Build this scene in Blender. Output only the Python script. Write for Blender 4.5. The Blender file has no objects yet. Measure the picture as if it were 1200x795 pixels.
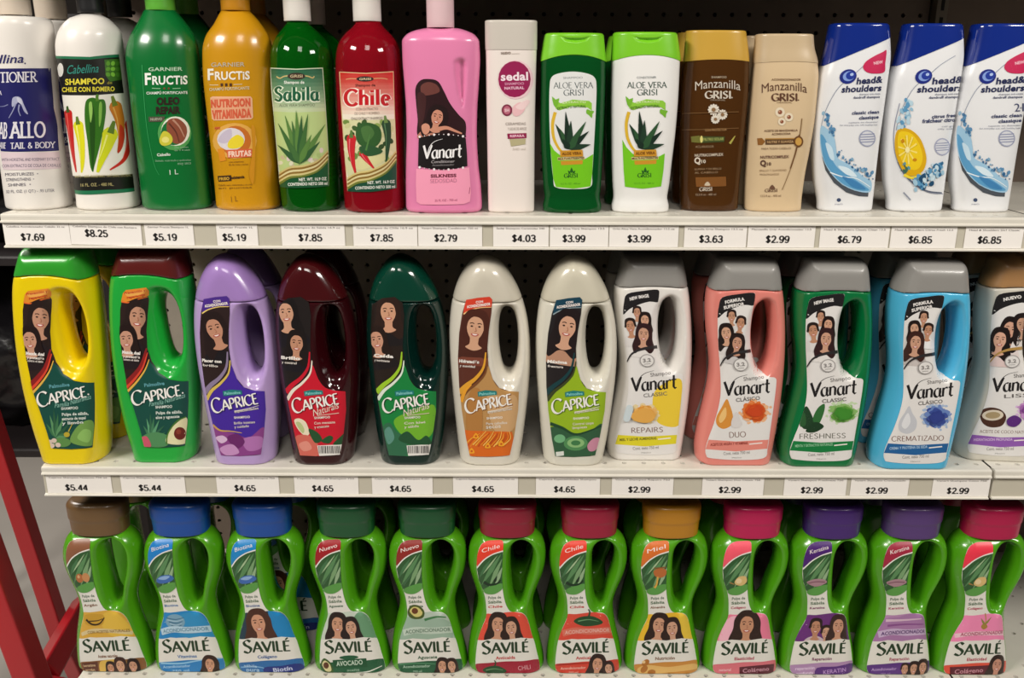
import bpy, bmesh, math, random, bisect
import numpy as np
from mathutils import Vector, Matrix
from mathutils.geometry import tessellate_polygon
random.seed(7)
C = bpy.context.scene.collection
SC = bpy.context.scene

# ------------------------------------------------------------------ camera
F = 1050.0; IW, IH = 1200.0, 795.0
TH = math.radians(16.6275); RO = math.radians(0.21); PX = 606.0
CAM = (0.0, -1.051, 1.5)
cd = bpy.data.cameras.new('camera'); cam = bpy.data.objects.new('camera', cd); C.objects.link(cam)
cd.sensor_fit = 'HORIZONTAL'; cd.sensor_width = 36.0; cd.lens = 36.0 * F / IW
cd.shift_x = -(PX - IW / 2) / IW; cd.clip_start = 0.02; cd.clip_end = 60
cam.location = CAM
cam.rotation_euler = (Matrix.Rotation(math.pi / 2 - TH, 3, 'X') @ Matrix.Rotation(RO, 3, 'Z')).to_euler()
SC.camera = cam

# ------------------------------------------------------------------ light
w = bpy.data.worlds.new('world'); SC.world = w; w.use_nodes = True
w.node_tree.nodes['Background'].inputs[0].default_value = (1.0, 0.93, 0.85, 1)
w.node_tree.nodes['Background'].inputs[1].default_value = 0.06
def area(name, loc, size, power, rot, col=(1, .95, .88)):
    l = bpy.data.lights.new(name, 'AREA'); l.shape = 'RECTANGLE'; l.size, l.size_y = size
    l.energy = power; l.color = col
    o = bpy.data.objects.new(name, l); C.objects.link(o); o.location = loc; o.rotation_euler = rot
    return o
def aim(loc, to):
    return (Vector(to) - Vector(loc)).to_track_quat('-Z', 'Y').to_euler()
for loc, size, power in (((-1.9, -1.30, 2.75), (0.9, 0.35), 56), ((1.9, -1.35, 2.75), (0.9, 0.35), 44), ((0.0, -1.9, 2.85), (0.6, 0.6), 15)):  # left and right ceiling fixtures, then an added front fill lamp
    area('ceiling_and_fill_lamp', loc, size, power, aim(loc, (0, 0, 1.05)))
area('ceiling_and_fill_lamp', (-2.2, 1.0, 2.75), (0.6, 1.2), 45, (0, 0, 0))  # added lamp that brightens the floor and cart past the left end
SC.view_settings.view_transform = 'Standard'; SC.view_settings.look = 'None'
SC.view_settings.exposure = 0.0; SC.view_settings.gamma = 1.0; SC.view_settings.use_curve_mapping = False

# ------------------------------------------------------------------ view rays (used only to read sizes and places off the photograph)
def ray(px, py):
    u = (px - PX) / F; v = (py - IH / 2) / F
    c, s = math.cos(RO), math.sin(RO)
    u, v = u * c + v * s, -u * s + v * c
    return (u, math.cos(TH) - v * math.sin(TH), -math.sin(TH) - v * math.cos(TH))
def atY(px, py, Y):
    d = ray(px, py); t = (Y - CAM[1]) / d[1]
    return (CAM[0] + t * d[0], Y, CAM[2] + t * d[2])
def atZ(px, py, Z):
    d = ray(px, py); t = (Z - CAM[2]) / d[2]
    return (CAM[0] + t * d[0], CAM[1] + t * d[1], Z)

# ------------------------------------------------------------------ materials
def lin(c):
    c = c / 255.0
    return c / 12.92 if c <= 0.04045 else ((c + 0.055) / 1.055) ** 2.4
def rgb(c):
    if isinstance(c, str):
        c = tuple(int(c[i:i + 2], 16) for i in (0, 2, 4))
    return (lin(c[0]), lin(c[1]), lin(c[2]), 1)
_mats = {}
def pset(b, k, v):
    if k in b.inputs: b.inputs[k].default_value = v
def mat(c, rough=0.4, kind='plain', name=None, **kw):
    key = (str(c), rough, kind, tuple(sorted(kw.items())))
    if key in _mats: return _mats[key]
    m = bpy.data.materials.new(name or kind); m.use_nodes = True
    nt = m.node_tree; b = nt.nodes['Principled BSDF']
    b.inputs['Base Color'].default_value = rgb(c); b.inputs['Roughness'].default_value = rough
    m.diffuse_color = rgb(c)
    def noise(scale, detail=4):
        t = nt.nodes.new('ShaderNodeTexCoord'); n = nt.nodes.new('ShaderNodeTexNoise')
        n.inputs['Scale'].default_value = scale; n.inputs['Detail'].default_value = detail
        nt.links.new(t.outputs['Object'], n.inputs['Vector']); return n
    if kind == 'plastic':
        pset(b, 'Coat Weight', kw.get('coat', 0.15)); pset(b, 'Coat Roughness', 0.12)
        n = noise(60, 3); r = nt.nodes.new('ShaderNodeMapRange')
        r.inputs['To Min'].default_value = rough * 0.9; r.inputs['To Max'].default_value = rough * 1.15
        nt.links.new(n.outputs['Fac'], r.inputs['Value']); nt.links.new(r.outputs['Result'], b.inputs['Roughness'])
        if kw.get('sss'):
            pset(b, 'Subsurface Weight', kw['sss']); b.inputs['Subsurface Radius'].default_value = (.01, .01, .01)
    elif kind == 'clear':
        pset(b, 'Transmission Weight', kw.get('trans', 0.7)); b.inputs['IOR'].default_value = 1.38
    elif kind == 'paint':
        n = noise(kw.get('scale', 40)); r = nt.nodes.new('ShaderNodeMapRange')
        r.inputs['To Min'].default_value = 0.86; r.inputs['To Max'].default_value = 1.1
        mx = nt.nodes.new('ShaderNodeMix'); mx.data_type = 'RGBA'; mx.blend_type = 'MULTIPLY'; mx.inputs[0].default_value = 1
        mx.inputs[6].default_value = rgb(c)
        nt.links.new(n.outputs['Fac'], r.inputs['Value']); nt.links.new(r.outputs['Result'], mx.inputs[7])
        nt.links.new(mx.outputs[2], b.inputs['Base Color'])
    elif kind == 'bag':
        n = noise(7, 4); bp = nt.nodes.new('ShaderNodeBump'); bp.inputs['Strength'].default_value = 0.45; bp.inputs['Distance'].default_value = 0.03
        nt.links.new(n.outputs['Fac'], bp.inputs['Height']); nt.links.new(bp.outputs['Normal'], b.inputs['Normal'])
    _mats[key] = m
    return m
INK = {}
def ink(c):
    return mat(c, 0.38, 'ink', name='ink')

# ------------------------------------------------------------------ object helpers
def link(name, me, mats, parent=None, loc=None):
    o = bpy.data.objects.new(name, me); C.objects.link(o)
    for m in mats: me.materials.append(m)
    if parent is not None: o.parent = parent
    if loc is not None: o.location = loc
    return o
def empty(name, loc, label=None, cat=None, group=None, rz=0):
    o = bpy.data.objects.new(name, None); C.objects.link(o); o.location = loc; o.rotation_euler = (0, 0, rz)
    o.empty_display_size = 0.03
    tag(o, label, cat, group); return o
def tag(o, label=None, cat=None, group=None, kind=None):
    if label: o['label'] = label
    if cat: o['category'] = cat
    if group: o['group'] = group
    if kind: o['kind'] = kind
    return o
def pydata(name, v, f, smooth=False, mi=None):
    me = bpy.data.meshes.new(name); me.from_pydata([tuple(p) for p in v], [], [tuple(q) for q in f])
    if mi is not None: me.polygons.foreach_set('material_index', np.array(mi, dtype=np.int32))
    if smooth: me.polygons.foreach_set('use_smooth', [True] * len(me.polygons))
    me.update(); return me
def obj_bm(name, bm, m, parent=None, smooth=False, loc=None):
    me = bpy.data.meshes.new(name); bmesh.ops.recalc_face_normals(bm, faces=bm.faces); bm.to_mesh(me); bm.free()
    if smooth: me.polygons.foreach_set('use_smooth', [True] * len(me.polygons))
    return link(name, me, m if isinstance(m, list) else [m], parent, loc)
def bbox(bm, x0, x1, y0, y1, z0, z1, bev=0.0):
    r = bmesh.ops.create_cube(bm, size=1)
    for v in r['verts']:
        v.co = ((x0 + x1) / 2 + v.co.x * (x1 - x0), (y0 + y1) / 2 + v.co.y * (y1 - y0), (z0 + z1) / 2 + v.co.z * (z1 - z0))
    if bev: bmesh.ops.bevel(bm, geom=list({e for v in r['verts'] for e in v.link_edges}), offset=bev, segments=2, affect='EDGES', profile=0.5)
def cat_rom(pts, closed=True, n=8):
    P = [np.array(p, float) for p in pts]; out = []; N = len(P)
    for i in range(N if closed else N - 1):
        if closed: a, b, c, d = P[(i - 1) % N], P[i], P[(i + 1) % N], P[(i + 2) % N]
        else: a, b, c, d = P[max(i - 1, 0)], P[i], P[i + 1], P[min(i + 2, N - 1)]
        for k in range(n):
            t = k / n
            out.append(0.5 * ((2 * b) + (c - a) * t + (2 * a - 5 * b + 4 * c - d) * t * t + (3 * b - a - 3 * c + d) * t ** 3))
    if not closed: out.append(P[-1])
    return np.array(out)

# ------------------------------------------------------------------ bottle shapes
class Place:
    """where a bottle stands: front-bottom edge read off the photograph, sitting on shelf height Z; depth = full depth"""
    def __init__(s, px, py, Z, depth, X=None, Y=None):
        p = atZ(px, py, Z); s.X = p[0] if X is None else X; s.Yf = p[1] if Y is None else Y
        s.d = depth; s.Yc = s.Yf + depth / 2; s.Z = Z
        s.X = CAM[0] + (s.X - CAM[0]) * (s.Yc - CAM[1]) / (p[1] - CAM[1])
    def loc(s): return (s.X, s.Yc, s.Z)
    def sil(s, px, py):
        p = atY(px, py, s.Yc); return (p[0] - s.X, p[2] - s.Z)
    def tan(s): return abs(s.X) / (s.Yc - CAM[1])
    def mapper(s, H, crop, edge=None):
        x0, y0, sc = crop
        def M(cx, cy):
            px = x0 + cx / sc; py = y0 + cy / sc; d = ray(px, py)
            def pt(y):
                t = (y - CAM[1]) / d[1]; return CAM[0] + t * d[0] - s.X, CAM[2] + t * d[2] - s.Z
            lo, hi = s.Yf - .004, s.Yc
            for _ in range(22):
                mid = (lo + hi) / 2; x, z = pt(mid)
                if mid - s.Yc < H(x, z): lo = mid
                else: hi = mid
            x, z = pt(hi)
            z = max(z, .0015)
            if edge:
                c, a, _ = edge(z); x = min(max(x, c - .985 * a), c + .985 * a)
            return (x, z)
        return M

class Loft:
    """superellipse sections: rows (z, xl, xr, half_depth)"""
    def __init__(s, rows, n=2.3, rb=0.004, rt=0.0, dents=()):
        R = np.array(sorted(rows)); s.n = n; s.dents = dents
        zs = R[:, 0]; t = np.linspace(zs[0], zs[-1], 90)
        D = []
        for k in (1, 2, 3):
            y = R[:, k]; m = np.gradient(y, zs); dz = np.diff(zs); sl = np.diff(y) / dz
            m = np.zeros(len(y))
            for i in range(1, len(y) - 1):
                m[i] = 0 if sl[i - 1] * sl[i] <= 0 else 2 * sl[i - 1] * sl[i] / (sl[i - 1] + sl[i])
            m[0] = sl[0]; m[-1] = sl[-1]
            j = np.clip(np.searchsorted(zs, t, 'right') - 1, 0, len(zs) - 2); h = dz[j]; u = (t - zs[j]) / h
            D.append((2 * u**3 - 3 * u**2 + 1) * y[j] + (u**3 - 2 * u**2 + u) * h * m[j] + (-2 * u**3 + 3 * u**2) * y[j + 1] + (u**3 - u**2) * h * m[j + 1])
        s.t = t; s.cx = (D[0] + D[1]) / 2; s.a = (D[1] - D[0]) / 2; s.b = D[2]; s.z0, s.z1 = t[0], t[-1]; s.rb, s.rt = rb, rt
    def at(s, z):
        cx, a, b = np.interp(z, s.t, s.cx), np.interp(z, s.t, s.a), np.interp(z, s.t, s.b)
        k = 0.0
        if s.rb and z < s.z0 + s.rb: q = (s.z0 + s.rb - z) / s.rb; k = s.rb * (1 - math.sqrt(max(0, 1 - q * q)))
        if s.rt and z > s.z1 - s.rt: q = (z - s.z1 + s.rt) / s.rt; k = max(k, s.rt * (1 - math.sqrt(max(0, 1 - q * q))))
        return cx, max(a - k, 1e-4), max(b - k, 1e-4)
    def dent(s, x, z):
        d = 0
        for (pts, dep, soft) in s.dents:
            d += dep * inside_soft(pts, x, z, soft)
        return d
    def H(s, x, z):
        z = min(max(z, s.z0), s.z1); cx, a, b = s.at(z); u = min(abs(x - cx) / a, 0.999)
        return -b * (1 - u ** s.n) ** (1 / s.n) + (s.dent(x, z) if s.dents else 0)
    def mesh(s, name, zlo=None, zhi=None, off=0.0, seg=72, zb=None, nz=46, top=True):
        zlo = s.z0 if zlo is None else zlo; zhi = s.z1 if zhi is None else zhi
        base = [zlo + (zhi - zlo) * i / nz for i in range(nz + 1)]
        extra = []
        if s.rb and zlo <= s.z0 + 1e-6: extra += [s.z0 + s.rb * (1 - math.cos(q * math.pi / 12)) for q in range(1, 6)]
        if s.rt and zhi >= s.z1 - 1e-6: extra += [s.z1 - s.rt * (1 - math.cos(q * math.pi / 12)) for q in range(1, 6)]
        zs = sorted(set(base + extra))
        v, f = [], []
        for z in zs:
            for k in range(seg):
                th = 2 * math.pi * k / seg; c, sn = math.cos(th), math.sin(th)
                zz = z
                for _ in range(2 if zb else 1):
                    cx, a, b = s.at(zz)
                    x = cx + (a + off) * math.copysign(abs(c) ** (2 / s.n), c)
                    if zb:
                        q = zb(x); zz = q + (z - zlo) / (zhi - zlo) * (zhi - q)
                y = (b + off) * math.copysign(abs(sn) ** (2 / s.n), sn)
                if s.dents and y < 0: y += s.dent(x, zz)
                v.append((x, y, zz))
        for i in range(len(zs) - 1):
            for k in range(seg):
                k2 = (k + 1) % seg
                f.append((i * seg + k, i * seg + k2, (i + 1) * seg + k2, (i + 1) * seg + k))
        f.append(tuple(range(seg))[::-1])
        if top: f.append(tuple((len(zs) - 1) * seg + k for k in range(seg)))
        me = pydata(name, v, f, True)
        me.polygons[len(f) - 1].use_smooth = False
        if top: me.polygons[len(f) - 2].use_smooth = False
        try: me.set_sharp_from_angle(angle=math.radians(50))
        except Exception: pass
        return me

def normal_grid(x0, x1, z0, z1, H, h=0.0018):
    xs, zs = np.arange(x0, x1 + h, h), np.arange(z0, z1 + h, h)
    A = np.array([[H(x, z) for z in zs] for x in xs]); gx, gz = np.gradient(A, h)
    gx, gz = np.clip(gx, -6, 6), np.clip(gz, -6, 6); m, n = len(xs), len(zs)
    def N(x, z):
        i = min(max((x - x0) / h, 0), m - 1.001); k = min(max((z - z0) / h, 0), n - 1.001); a, b = int(i), int(k); u, w_ = i - a, k - b
        q = ((1 - u) * (1 - w_), u * (1 - w_), (1 - u) * w_, u * w_)
        a1 = gx[a, b] * q[0] + gx[a + 1, b] * q[1] + gx[a, b + 1] * q[2] + gx[a + 1, b + 1] * q[3]
        b1 = gz[a, b] * q[0] + gz[a + 1, b] * q[1] + gz[a, b + 1] * q[2] + gz[a + 1, b + 1] * q[3]
        L = math.sqrt(a1 * a1 + b1 * b1 + 1); return (a1 / L, -1 / L, b1 / L)
    return N

def inside_soft(pts, x, z, soft):
    """1 deep inside a closed outline, 0 outside, smooth over `soft`"""
    P = pts; n = len(P); ins = False; d = 1e9
    for i in range(n):
        x1, z1 = P[i]; x2, z2 = P[(i + 1) % n]
        if (z1 > z) != (z2 > z) and x < (x2 - x1) * (z - z1) / (z2 - z1) + x1: ins = not ins
        dx, dz = x2 - x1, z2 - z1; t = max(0, min(1, ((x - x1) * dx + (z - z1) * dz) / (dx * dx + dz * dz + 1e-18)))
        d = min(d, math.hypot(x - x1 - t * dx, z - z1 - t * dz))
    if not ins: return 0.0
    q = min(1, d / soft); return q * q * (3 - 2 * q)

def poly_dist(P, X, Z):
    """signed distance (positive inside) of grids X, Z to closed polygon P"""
    d = np.full(X.shape, 1e9); ins = np.zeros(X.shape, bool); n = len(P)
    for i in range(n):
        x1, z1 = P[i]; x2, z2 = P[(i + 1) % n]; dx, dz = x2 - x1, z2 - z1
        t = np.clip(((X - x1) * dx + (Z - z1) * dz) / (dx * dx + dz * dz + 1e-18), 0, 1)
        d = np.minimum(d, np.hypot(X - x1 - t * dx, Z - z1 - t * dz))
        if abs(dz) > 1e-12:
            ins ^= ((z1 > Z) != (z2 > Z)) & (X < dx * (Z - z1) / dz + x1)
    return np.where(ins, d, -d)

def surface_net(Fg, o, h):
    """quads of the zero set of a sampled field (naive surface nets)"""
    s = Fg < 0; nx, ny, nz = Fg.shape
    cells = np.zeros((nx - 1, ny - 1, nz - 1), int); acc = np.zeros((nx - 1, ny - 1, nz - 1, 3)); cnt = np.zeros((nx - 1, ny - 1, nz - 1))
    offs = [(i, j, k) for i in (0, 1) for j in (0, 1) for k in (0, 1)]
    def sub(A, of): return A[of[0]:nx - 1 + of[0], of[1]:ny - 1 + of[1], of[2]:nz - 1 + of[2]]
    for a in offs:
        for ax in range(3):
            if a[ax]: continue
            b = list(a); b[ax] = 1; b = tuple(b)
            fa, fb = sub(Fg, a), sub(Fg, b); m = (fa < 0) != (fb < 0)
            t = np.where(m, fa / np.where(m, fa - fb, 1), 0)
            for q in range(3):
                acc[..., q] += np.where(m, a[q] + (t if q == ax else 0), 0)
            cnt += m
    act = cnt > 0; idx = -np.ones(act.shape, int); idx[act] = np.arange(act.sum())
    ijk = np.argwhere(act); V = (ijk + acc[act] / cnt[act][:, None]) * h + np.array(o)
    Q = []
    for ax in range(3):
        u, w_ = (ax + 1) % 3, (ax + 2) % 3
        A = [slice(None)] * 3; B = [slice(None)] * 3
        A[ax] = slice(0, -1); B[ax] = slice(1, None)
        sa, sb = s[tuple(A)], s[tuple(B)]
        e = np.argwhere(sa != sb); e = e[(e[:, u] > 0) & (e[:, w_] > 0) & (e[:, u] < Fg.shape[u] - 1) & (e[:, w_] < Fg.shape[w_] - 1)]
        sg = sa[tuple(e.T)]
        def cell(du, dw):
            q = e.copy(); q[:, u] += du; q[:, w_] += dw; return idx[tuple(q.T)]
        q = np.stack([cell(-1, -1), cell(0, -1), cell(0, 0), cell(-1, 0)], 1)
        q[~sg] = q[~sg][:, ::-1]; Q.append(q)
    return V, np.concatenate(Q)

class Hollow:
    """flat bottle with a handle hole: half thickness falls off towards the outline and towards the hole"""
    def __init__(s, outline, hole, B, R=0.024, Rh=0.011, m=2.0, h=0.0015, bowl=None, pw=2.0):
        s.h = h; s.pw = pw
        P = np.array(outline); x0, x1 = P[:, 0].min() - .006, P[:, 0].max() + .006; z1 = P[:, 1].max() + .006
        s.xs = np.arange(x0, x1, h); s.zs = np.arange(-.006, z1, h); s.P = P
        X, Z = np.meshgrid(s.xs, s.zs, indexing='ij')
        def q(d, R, m):
            e = np.clip(d / R, 0, 1); return np.where(d < 0, m * d / R, 1 - (1 - e) ** m)
        d = poly_dist(outline, X, Z); s.Q = q(d, R, m)
        if hole is not None:
            qh = q(-poly_dist(hole, X, Z), Rh, 2.0); s.Q = np.where((s.Q < 0) | (qh < 0), np.minimum(s.Q, qh), s.Q * qh)
        if bowl is not None:
            db = np.clip(poly_dist(bowl[0], X, Z) / bowl[1], 0, 1); s.Q = np.where(s.Q > 0, s.Q * (1 - bowl[2] * db * db * (3 - 2 * db)), s.Q)
        s.B = B; s.Bz = np.array([B(z) for z in s.zs])
    def H(s, x, z):
        i = min(max((x - s.xs[0]) / s.h, 0), len(s.xs) - 1.001); k = min(max((z - s.zs[0]) / s.h, 0), len(s.zs) - 1.001)
        a, b = int(i), int(k); u, w_ = i - a, k - b; Q = s.Q
        q = Q[a, b] * (1 - u) * (1 - w_) + Q[a + 1, b] * u * (1 - w_) + Q[a, b + 1] * (1 - u) * w_ + Q[a + 1, b + 1] * u * w_
        return -s.B(z) * max(q, 0) ** (1 / s.pw)
    def mesh(s, name, zlo=None, zhi=None, zlof=None, zhif=None, grow=0.0):
        """keep zlo(x) <= z <= zhi(x)"""
        bm_ = max(s.Bz) + .004; ys = np.arange(-bm_, bm_ + s.h, s.h)
        Y = ys[None, :, None]; Q = s.Q[:, None, :]; B = s.Bz[None, None, :]
        G = (np.abs(Y) / B) ** s.pw - Q - grow
        G = G * 0.012
        Zg = s.zs[None, None, :]; Xg = s.xs[:, None, None]
        lo = (np.zeros_like(Xg) if zlof is None else np.vectorize(zlof)(Xg)) if zlo is None else zlo
        G = np.maximum(G, lo - Zg)
        if zhi is not None or zhif is not None:
            hi = zhi if zhi is not None else np.vectorize(zhif)(Xg)
            G = np.maximum(G, Zg - hi)
        V, Qd = surface_net(G, (s.xs[0], ys[0], s.zs[0]), s.h)
        # one round of smoothing
        for _ in range(2):
            acc = np.zeros_like(V); cn = np.zeros(len(V))
            for a, b in ((0, 1), (1, 2), (2, 3), (3, 0)):
                np.add.at(acc, Qd[:, a], V[Qd[:, b]]); np.add.at(cn, Qd[:, a], 1)
                np.add.at(acc, Qd[:, b], V[Qd[:, a]]); np.add.at(cn, Qd[:, b], 1)
            V = V * 0.5 + 0.5 * acc / np.maximum(cn, 1)[:, None]
        me = bpy.data.meshes.new(name); me.vertices.add(len(V)); me.vertices.foreach_set('co', V.ravel())
        me.loops.add(4 * len(Qd)); me.loops.foreach_set('vertex_index', Qd.ravel().astype(np.int32))
        me.polygons.add(len(Qd)); me.polygons.foreach_set('loop_start', np.arange(0, 4 * len(Qd), 4, dtype=np.int32))
        me.polygons.foreach_set('loop_total', np.full(len(Qd), 4, dtype=np.int32))
        me.polygons.foreach_set('use_smooth', [True] * len(Qd)); me.update(calc_edges=True); me.validate()
        try: me.set_sharp_from_angle(angle=math.radians(60))
        except Exception: pass
        return me
# ------------------------------------------------------------------ printing: flat inked shapes laid on a bottle's own surface
_fonts = {}
def glyphs(s, bold=0.0):
    k = (s, bold)
    if k in _fonts: return _fonts[k]
    cu = bpy.data.curves.new('lettering', 'FONT'); cu.body = s; cu.offset = bold; cu.resolution_u = 3; cu.space_character = 1.0 + bold * 1.5
    o = bpy.data.objects.new('lettering', cu); me = bpy.data.meshes.new_from_object(o)
    V = np.array([v.co[:2] for v in me.vertices]) if len(me.vertices) else np.zeros((0, 2))
    T = [tuple(p.vertices) for p in me.polygons]
    bpy.data.objects.remove(o); bpy.data.curves.remove(cu); bpy.data.meshes.remove(me)
    _fonts[k] = (V, T); return V, T

def arcp(cx, cy, rx, ry, a0, a1, n=14):
    return [(cx + rx * math.cos(math.radians(a0 + (a1 - a0) * i / n)), cy + ry * math.sin(math.radians(a0 + (a1 - a0) * i / n))) for i in range(n + 1)]
SK = {  # pen skeletons of letters: (advance, strokes)
 'A': (.80, [[(.02, 0), (.40, 1)], [(.38, 1), (.78, 0)], [(.17, .33), (.63, .33)]]),
 'B': (.68, [[(.12, 0), (.12, 1)], [(.12, 1), (.3, 1)] + arcp(.3, .77, .26, .23, 90, -90) + [(.12, .54)], [(.12, .54), (.3, .54)] + arcp(.3, .27, .32, .27, 90, -90) + [(.12, 0)]]),
 'C': (.82, [arcp(.46, .5, .42, .5, 42, 318, 26)]),
 'D': (.84, [[(.12, 0), (.12, 1)], [(.12, 1), (.34, 1)] + arcp(.34, .5, .44, .5, 90, -90, 20) + [(.12, 0)]]),
 'E': (.62, [[(.12, 0), (.12, 1)], [(.12, 1), (.56, 1)], [(.12, .52), (.5, .52)], [(.12, 0), (.58, 0)]]),
 'F': (.58, [[(.12, 0), (.12, 1)], [(.12, 1), (.56, 1)], [(.12, .52), (.5, .52)]]),
 'G': (.88, [arcp(.46, .5, .42, .5, 42, 330, 26), [(.82, .05), (.82, .42), (.54, .42)]]),
 'H': (.84, [[(.12, 0), (.12, 1)], [(.72, 0), (.72, 1)], [(.12, .52), (.72, .52)]]),
 'I': (.30, [[(.15, 0), (.15, 1)]]),
 'K': (.78, [[(.12, 0), (.12, 1)], [(.12, .45), (.68, 1)], [(.3, .6), (.74, 0)]]),
 'L': (.58, [[(.12, 1), (.12, 0)], [(.12, 0), (.56, 0)]]),
 'M': (1.0, [[(.12, 0), (.14, 1)], [(.14, 1), (.5, .1)], [(.5, .1), (.86, 1)], [(.86, 1), (.88, 0)]]),
 'N': (.86, [[(.12, 0), (.12, 1)], [(.12, 1), (.74, 0)], [(.74, 0), (.74, 1)]]),
 'O': (.94, [arcp(.47, .5, .42, .5, 90, 450, 32)]),
 'P': (.66, [[(.12, 0), (.12, 1)], [(.12, 1), (.32, 1)] + arcp(.32, .74, .27, .26, 90, -90) + [(.12, .48)]]),
 'R': (.74, [[(.12, 0), (.12, 1)], [(.12, 1), (.32, 1)] + arcp(.32, .75, .26, .25, 90, -90) + [(.12, .5)], [(.3, .5), (.7, 0)]]),
 'S': (.66, [list(map(tuple, cat_rom([(.56, .86), (.36, 1.0), (.13, .84), (.2, .62), (.44, .45), (.55, .25), (.36, .0), (.06, .13)], False, 6)))]),
 'T': (.70, [[(.35, 0), (.35, 1)], [(.02, 1), (.68, 1)]]),
 'U': (.82, [[(.12, 1), (.12, .3)] + arcp(.41, .3, .29, .3, 180, 360) + [(.70, 1)]]),
 'V': (.78, [[(.02, 1), (.40, 0)], [(.38, 0), (.76, 1)]]),
 'X': (.74, [[(.04, 1), (.70, 0)], [(.70, 1), (.04, 0)]]),
 'Y': (.74, [[(.02, 1), (.37, .5), (.37, 0)], [(.72, 1), (.37, .5)]]),
 'b': (.60, [[(.10, 1), (.10, 0)], arcp(.30, .30, .21, .29, 90, 450, 22)]), 'h': (.62, [[(.10, 1), (.10, 0)], [(.10, .42), (.2, .58), (.36, .62), (.48, .5), (.48, 0)]]),
 'i': (.26, [[(.12, .62), (.12, 0)], [(.12, .80), (.12, .93)]]), 'l': (.26, [[(.12, 1), (.12, 0)]]), 'e': (.56, [[(.08, .33), (.48, .33)], arcp(.28, .31, .21, .30, 5, 310, 20)]),
 'Z': (.68, [[(.06, 1), (.62, 1)], [(.62, 1), (.06, 0)], [(.06, 0), (.64, 0)]]),
 'a': (.58, [arcp(.26, .30, .22, .30, 70, 400, 20), [(.46, .62), (.45, .12), (.54, .0), (.60, .05)]]),
 'n': (.62, [[(.10, .62), (.10, 0)], [(.10, .42), (.2, .58), (.36, .62), (.48, .5), (.48, 0)]]),
 'r': (.44, [[(.10, .62), (.10, 0)], [(.10, .40), (.2, .57), (.32, .63), (.42, .58)]]),
 't': (.42, [[(.18, .95), (.17, .12), (.28, 0), (.40, .06)], [(.02, .62), (.38, .64)]]),
 '0': (.62, [arcp(.29, .5, .23, .46, 90, 450, 28)]), '1': (.62, [[(.12, .74), (.34, .96), (.34, .02)]]),
 '2': (.62, [arcp(.29, .70, .22, .26, 170, -20, 14) + [(.40, .42), (.08, .04)], [(.05, .05), (.54, .05)]]), '3': (.62, [arcp(.28, .72, .21, .23, 160, -80, 14) + [(.22, .5)], [(.22, .5)] + arcp(.28, .27, .24, .24, 80, -165, 16)]),
 '4': (.62, [[(.42, .02), (.42, .96)], [(.42, .94), (.05, .28)], [(.03, .26), (.57, .26)]]), '5': (.62, [[(.52, .93), (.14, .93), (.10, .50)], [(.10, .50)] + arcp(.29, .30, .24, .28, 125, -165, 18)]),
 '6': (.62, [arcp(.29, .30, .23, .27, 90, 450, 24), [(.06, .34), (.08, .62), (.18, .88), (.32, .95), (.50, .84)]]), '7': (.62, [[(.05, .92), (.55, .92)], [(.53, .92), (.34, .50), (.24, .02)]]),
 '8': (.62, [arcp(.29, .26, .23, .24, 90, 450, 24), arcp(.29, .73, .19, .21, 90, 450, 24)]), '9': (.62, [arcp(.29, .66, .23, .28, 90, 450, 24), [(.52, .66), (.50, .34), (.40, .08), (.25, .03), (.08, .14)]]),
 '$': (.62, [list(map(tuple, cat_rom([(.52, .78), (.30, .93), (.09, .75), (.28, .52), (.50, .30), (.29, .05), (.05, .22)], False, 5))), [(.29, -.06), (.29, 1.06)]]), '.': (.30, [[(.07, .0), (.07, .15)], [(.10, .0), (.10, .15)], [(.13, .0), (.13, .15)]]),
 ' ': (.35, []), '-': (.4, [[(.05, .4), (.35, .4)]]), '&': (.8, [list(map(tuple, cat_rom([(.74, .02), (.2, .72), (.34, 1), (.48, .78), (.1, .35), (.2, .02), (.5, .05), (.72, .42)], False, 5)))]),
}
def pen(strokes, wide, thin, nib=22.0):
    nx, ny = math.cos(math.radians(nib)), math.sin(math.radians(nib)); V, T = [], []
    for st in strokes:
        P = np.array(st, float); n = len(P)
        if n < 2: continue
        d = np.zeros_like(P); d[1:-1] = P[2:] - P[:-2]; d[0] = P[1] - P[0]; d[-1] = P[-1] - P[-2]
        d /= np.linalg.norm(d, axis=1)[:, None] + 1e-12
        wd = thin + (wide - thin) * np.clip(np.abs(d[:, 0] * ny - d[:, 1] * nx), 0, 1) ** 1.3
        # keep right-angle corners honest: widths from the neighbouring segment
        N = np.stack([-d[:, 1], d[:, 0]], 1) * wd[:, None] / 2; b = len(V)
        for i in range(n): V += [tuple(P[i] + N[i]), tuple(P[i] - N[i])]
        for i in range(n - 1): T.append((b + 2 * i, b + 2 * i + 1, b + 2 * i + 3, b + 2 * i + 2))
    return V, T
def pen_text(s, wide=.16, thin=.05, nib=22, serif=0.0, gap=.06, big=None):
    V, T = [], []; x = 0
    for i, ch in enumerate(s):
        acute = ch == 'É'; base = 'E' if acute else ch
        adv, st = SK[base]; st = [list(q) for q in st]
        if acute: st.append([(.26, 1.12), (.46, 1.34)])
        if serif:
            ends = []
            for q in st:
                for e, o in ((q[0], q[1]), (q[-1], q[-2])):
                    if (e[1] < .02 or e[1] > .98) and abs(e[1] - o[1]) > .3: ends.append(e)
            for e in ends: st.append([(e[0] - serif, e[1]), (e[0] + serif, e[1])])
        k = big if (big and i == 0) else 1.0; off = -(k - 1) * 0.22
        v, t = pen([[(px * k, py * k + off) for px, py in q] for q in st], wide * (k ** .5), thin, nib)
        b = len(V); V += [(p[0] + x, p[1]) for p in v]; T += [tuple(b + j for j in f) for f in t]
        x += adv * k + gap
    return np.array(V), T

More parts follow.
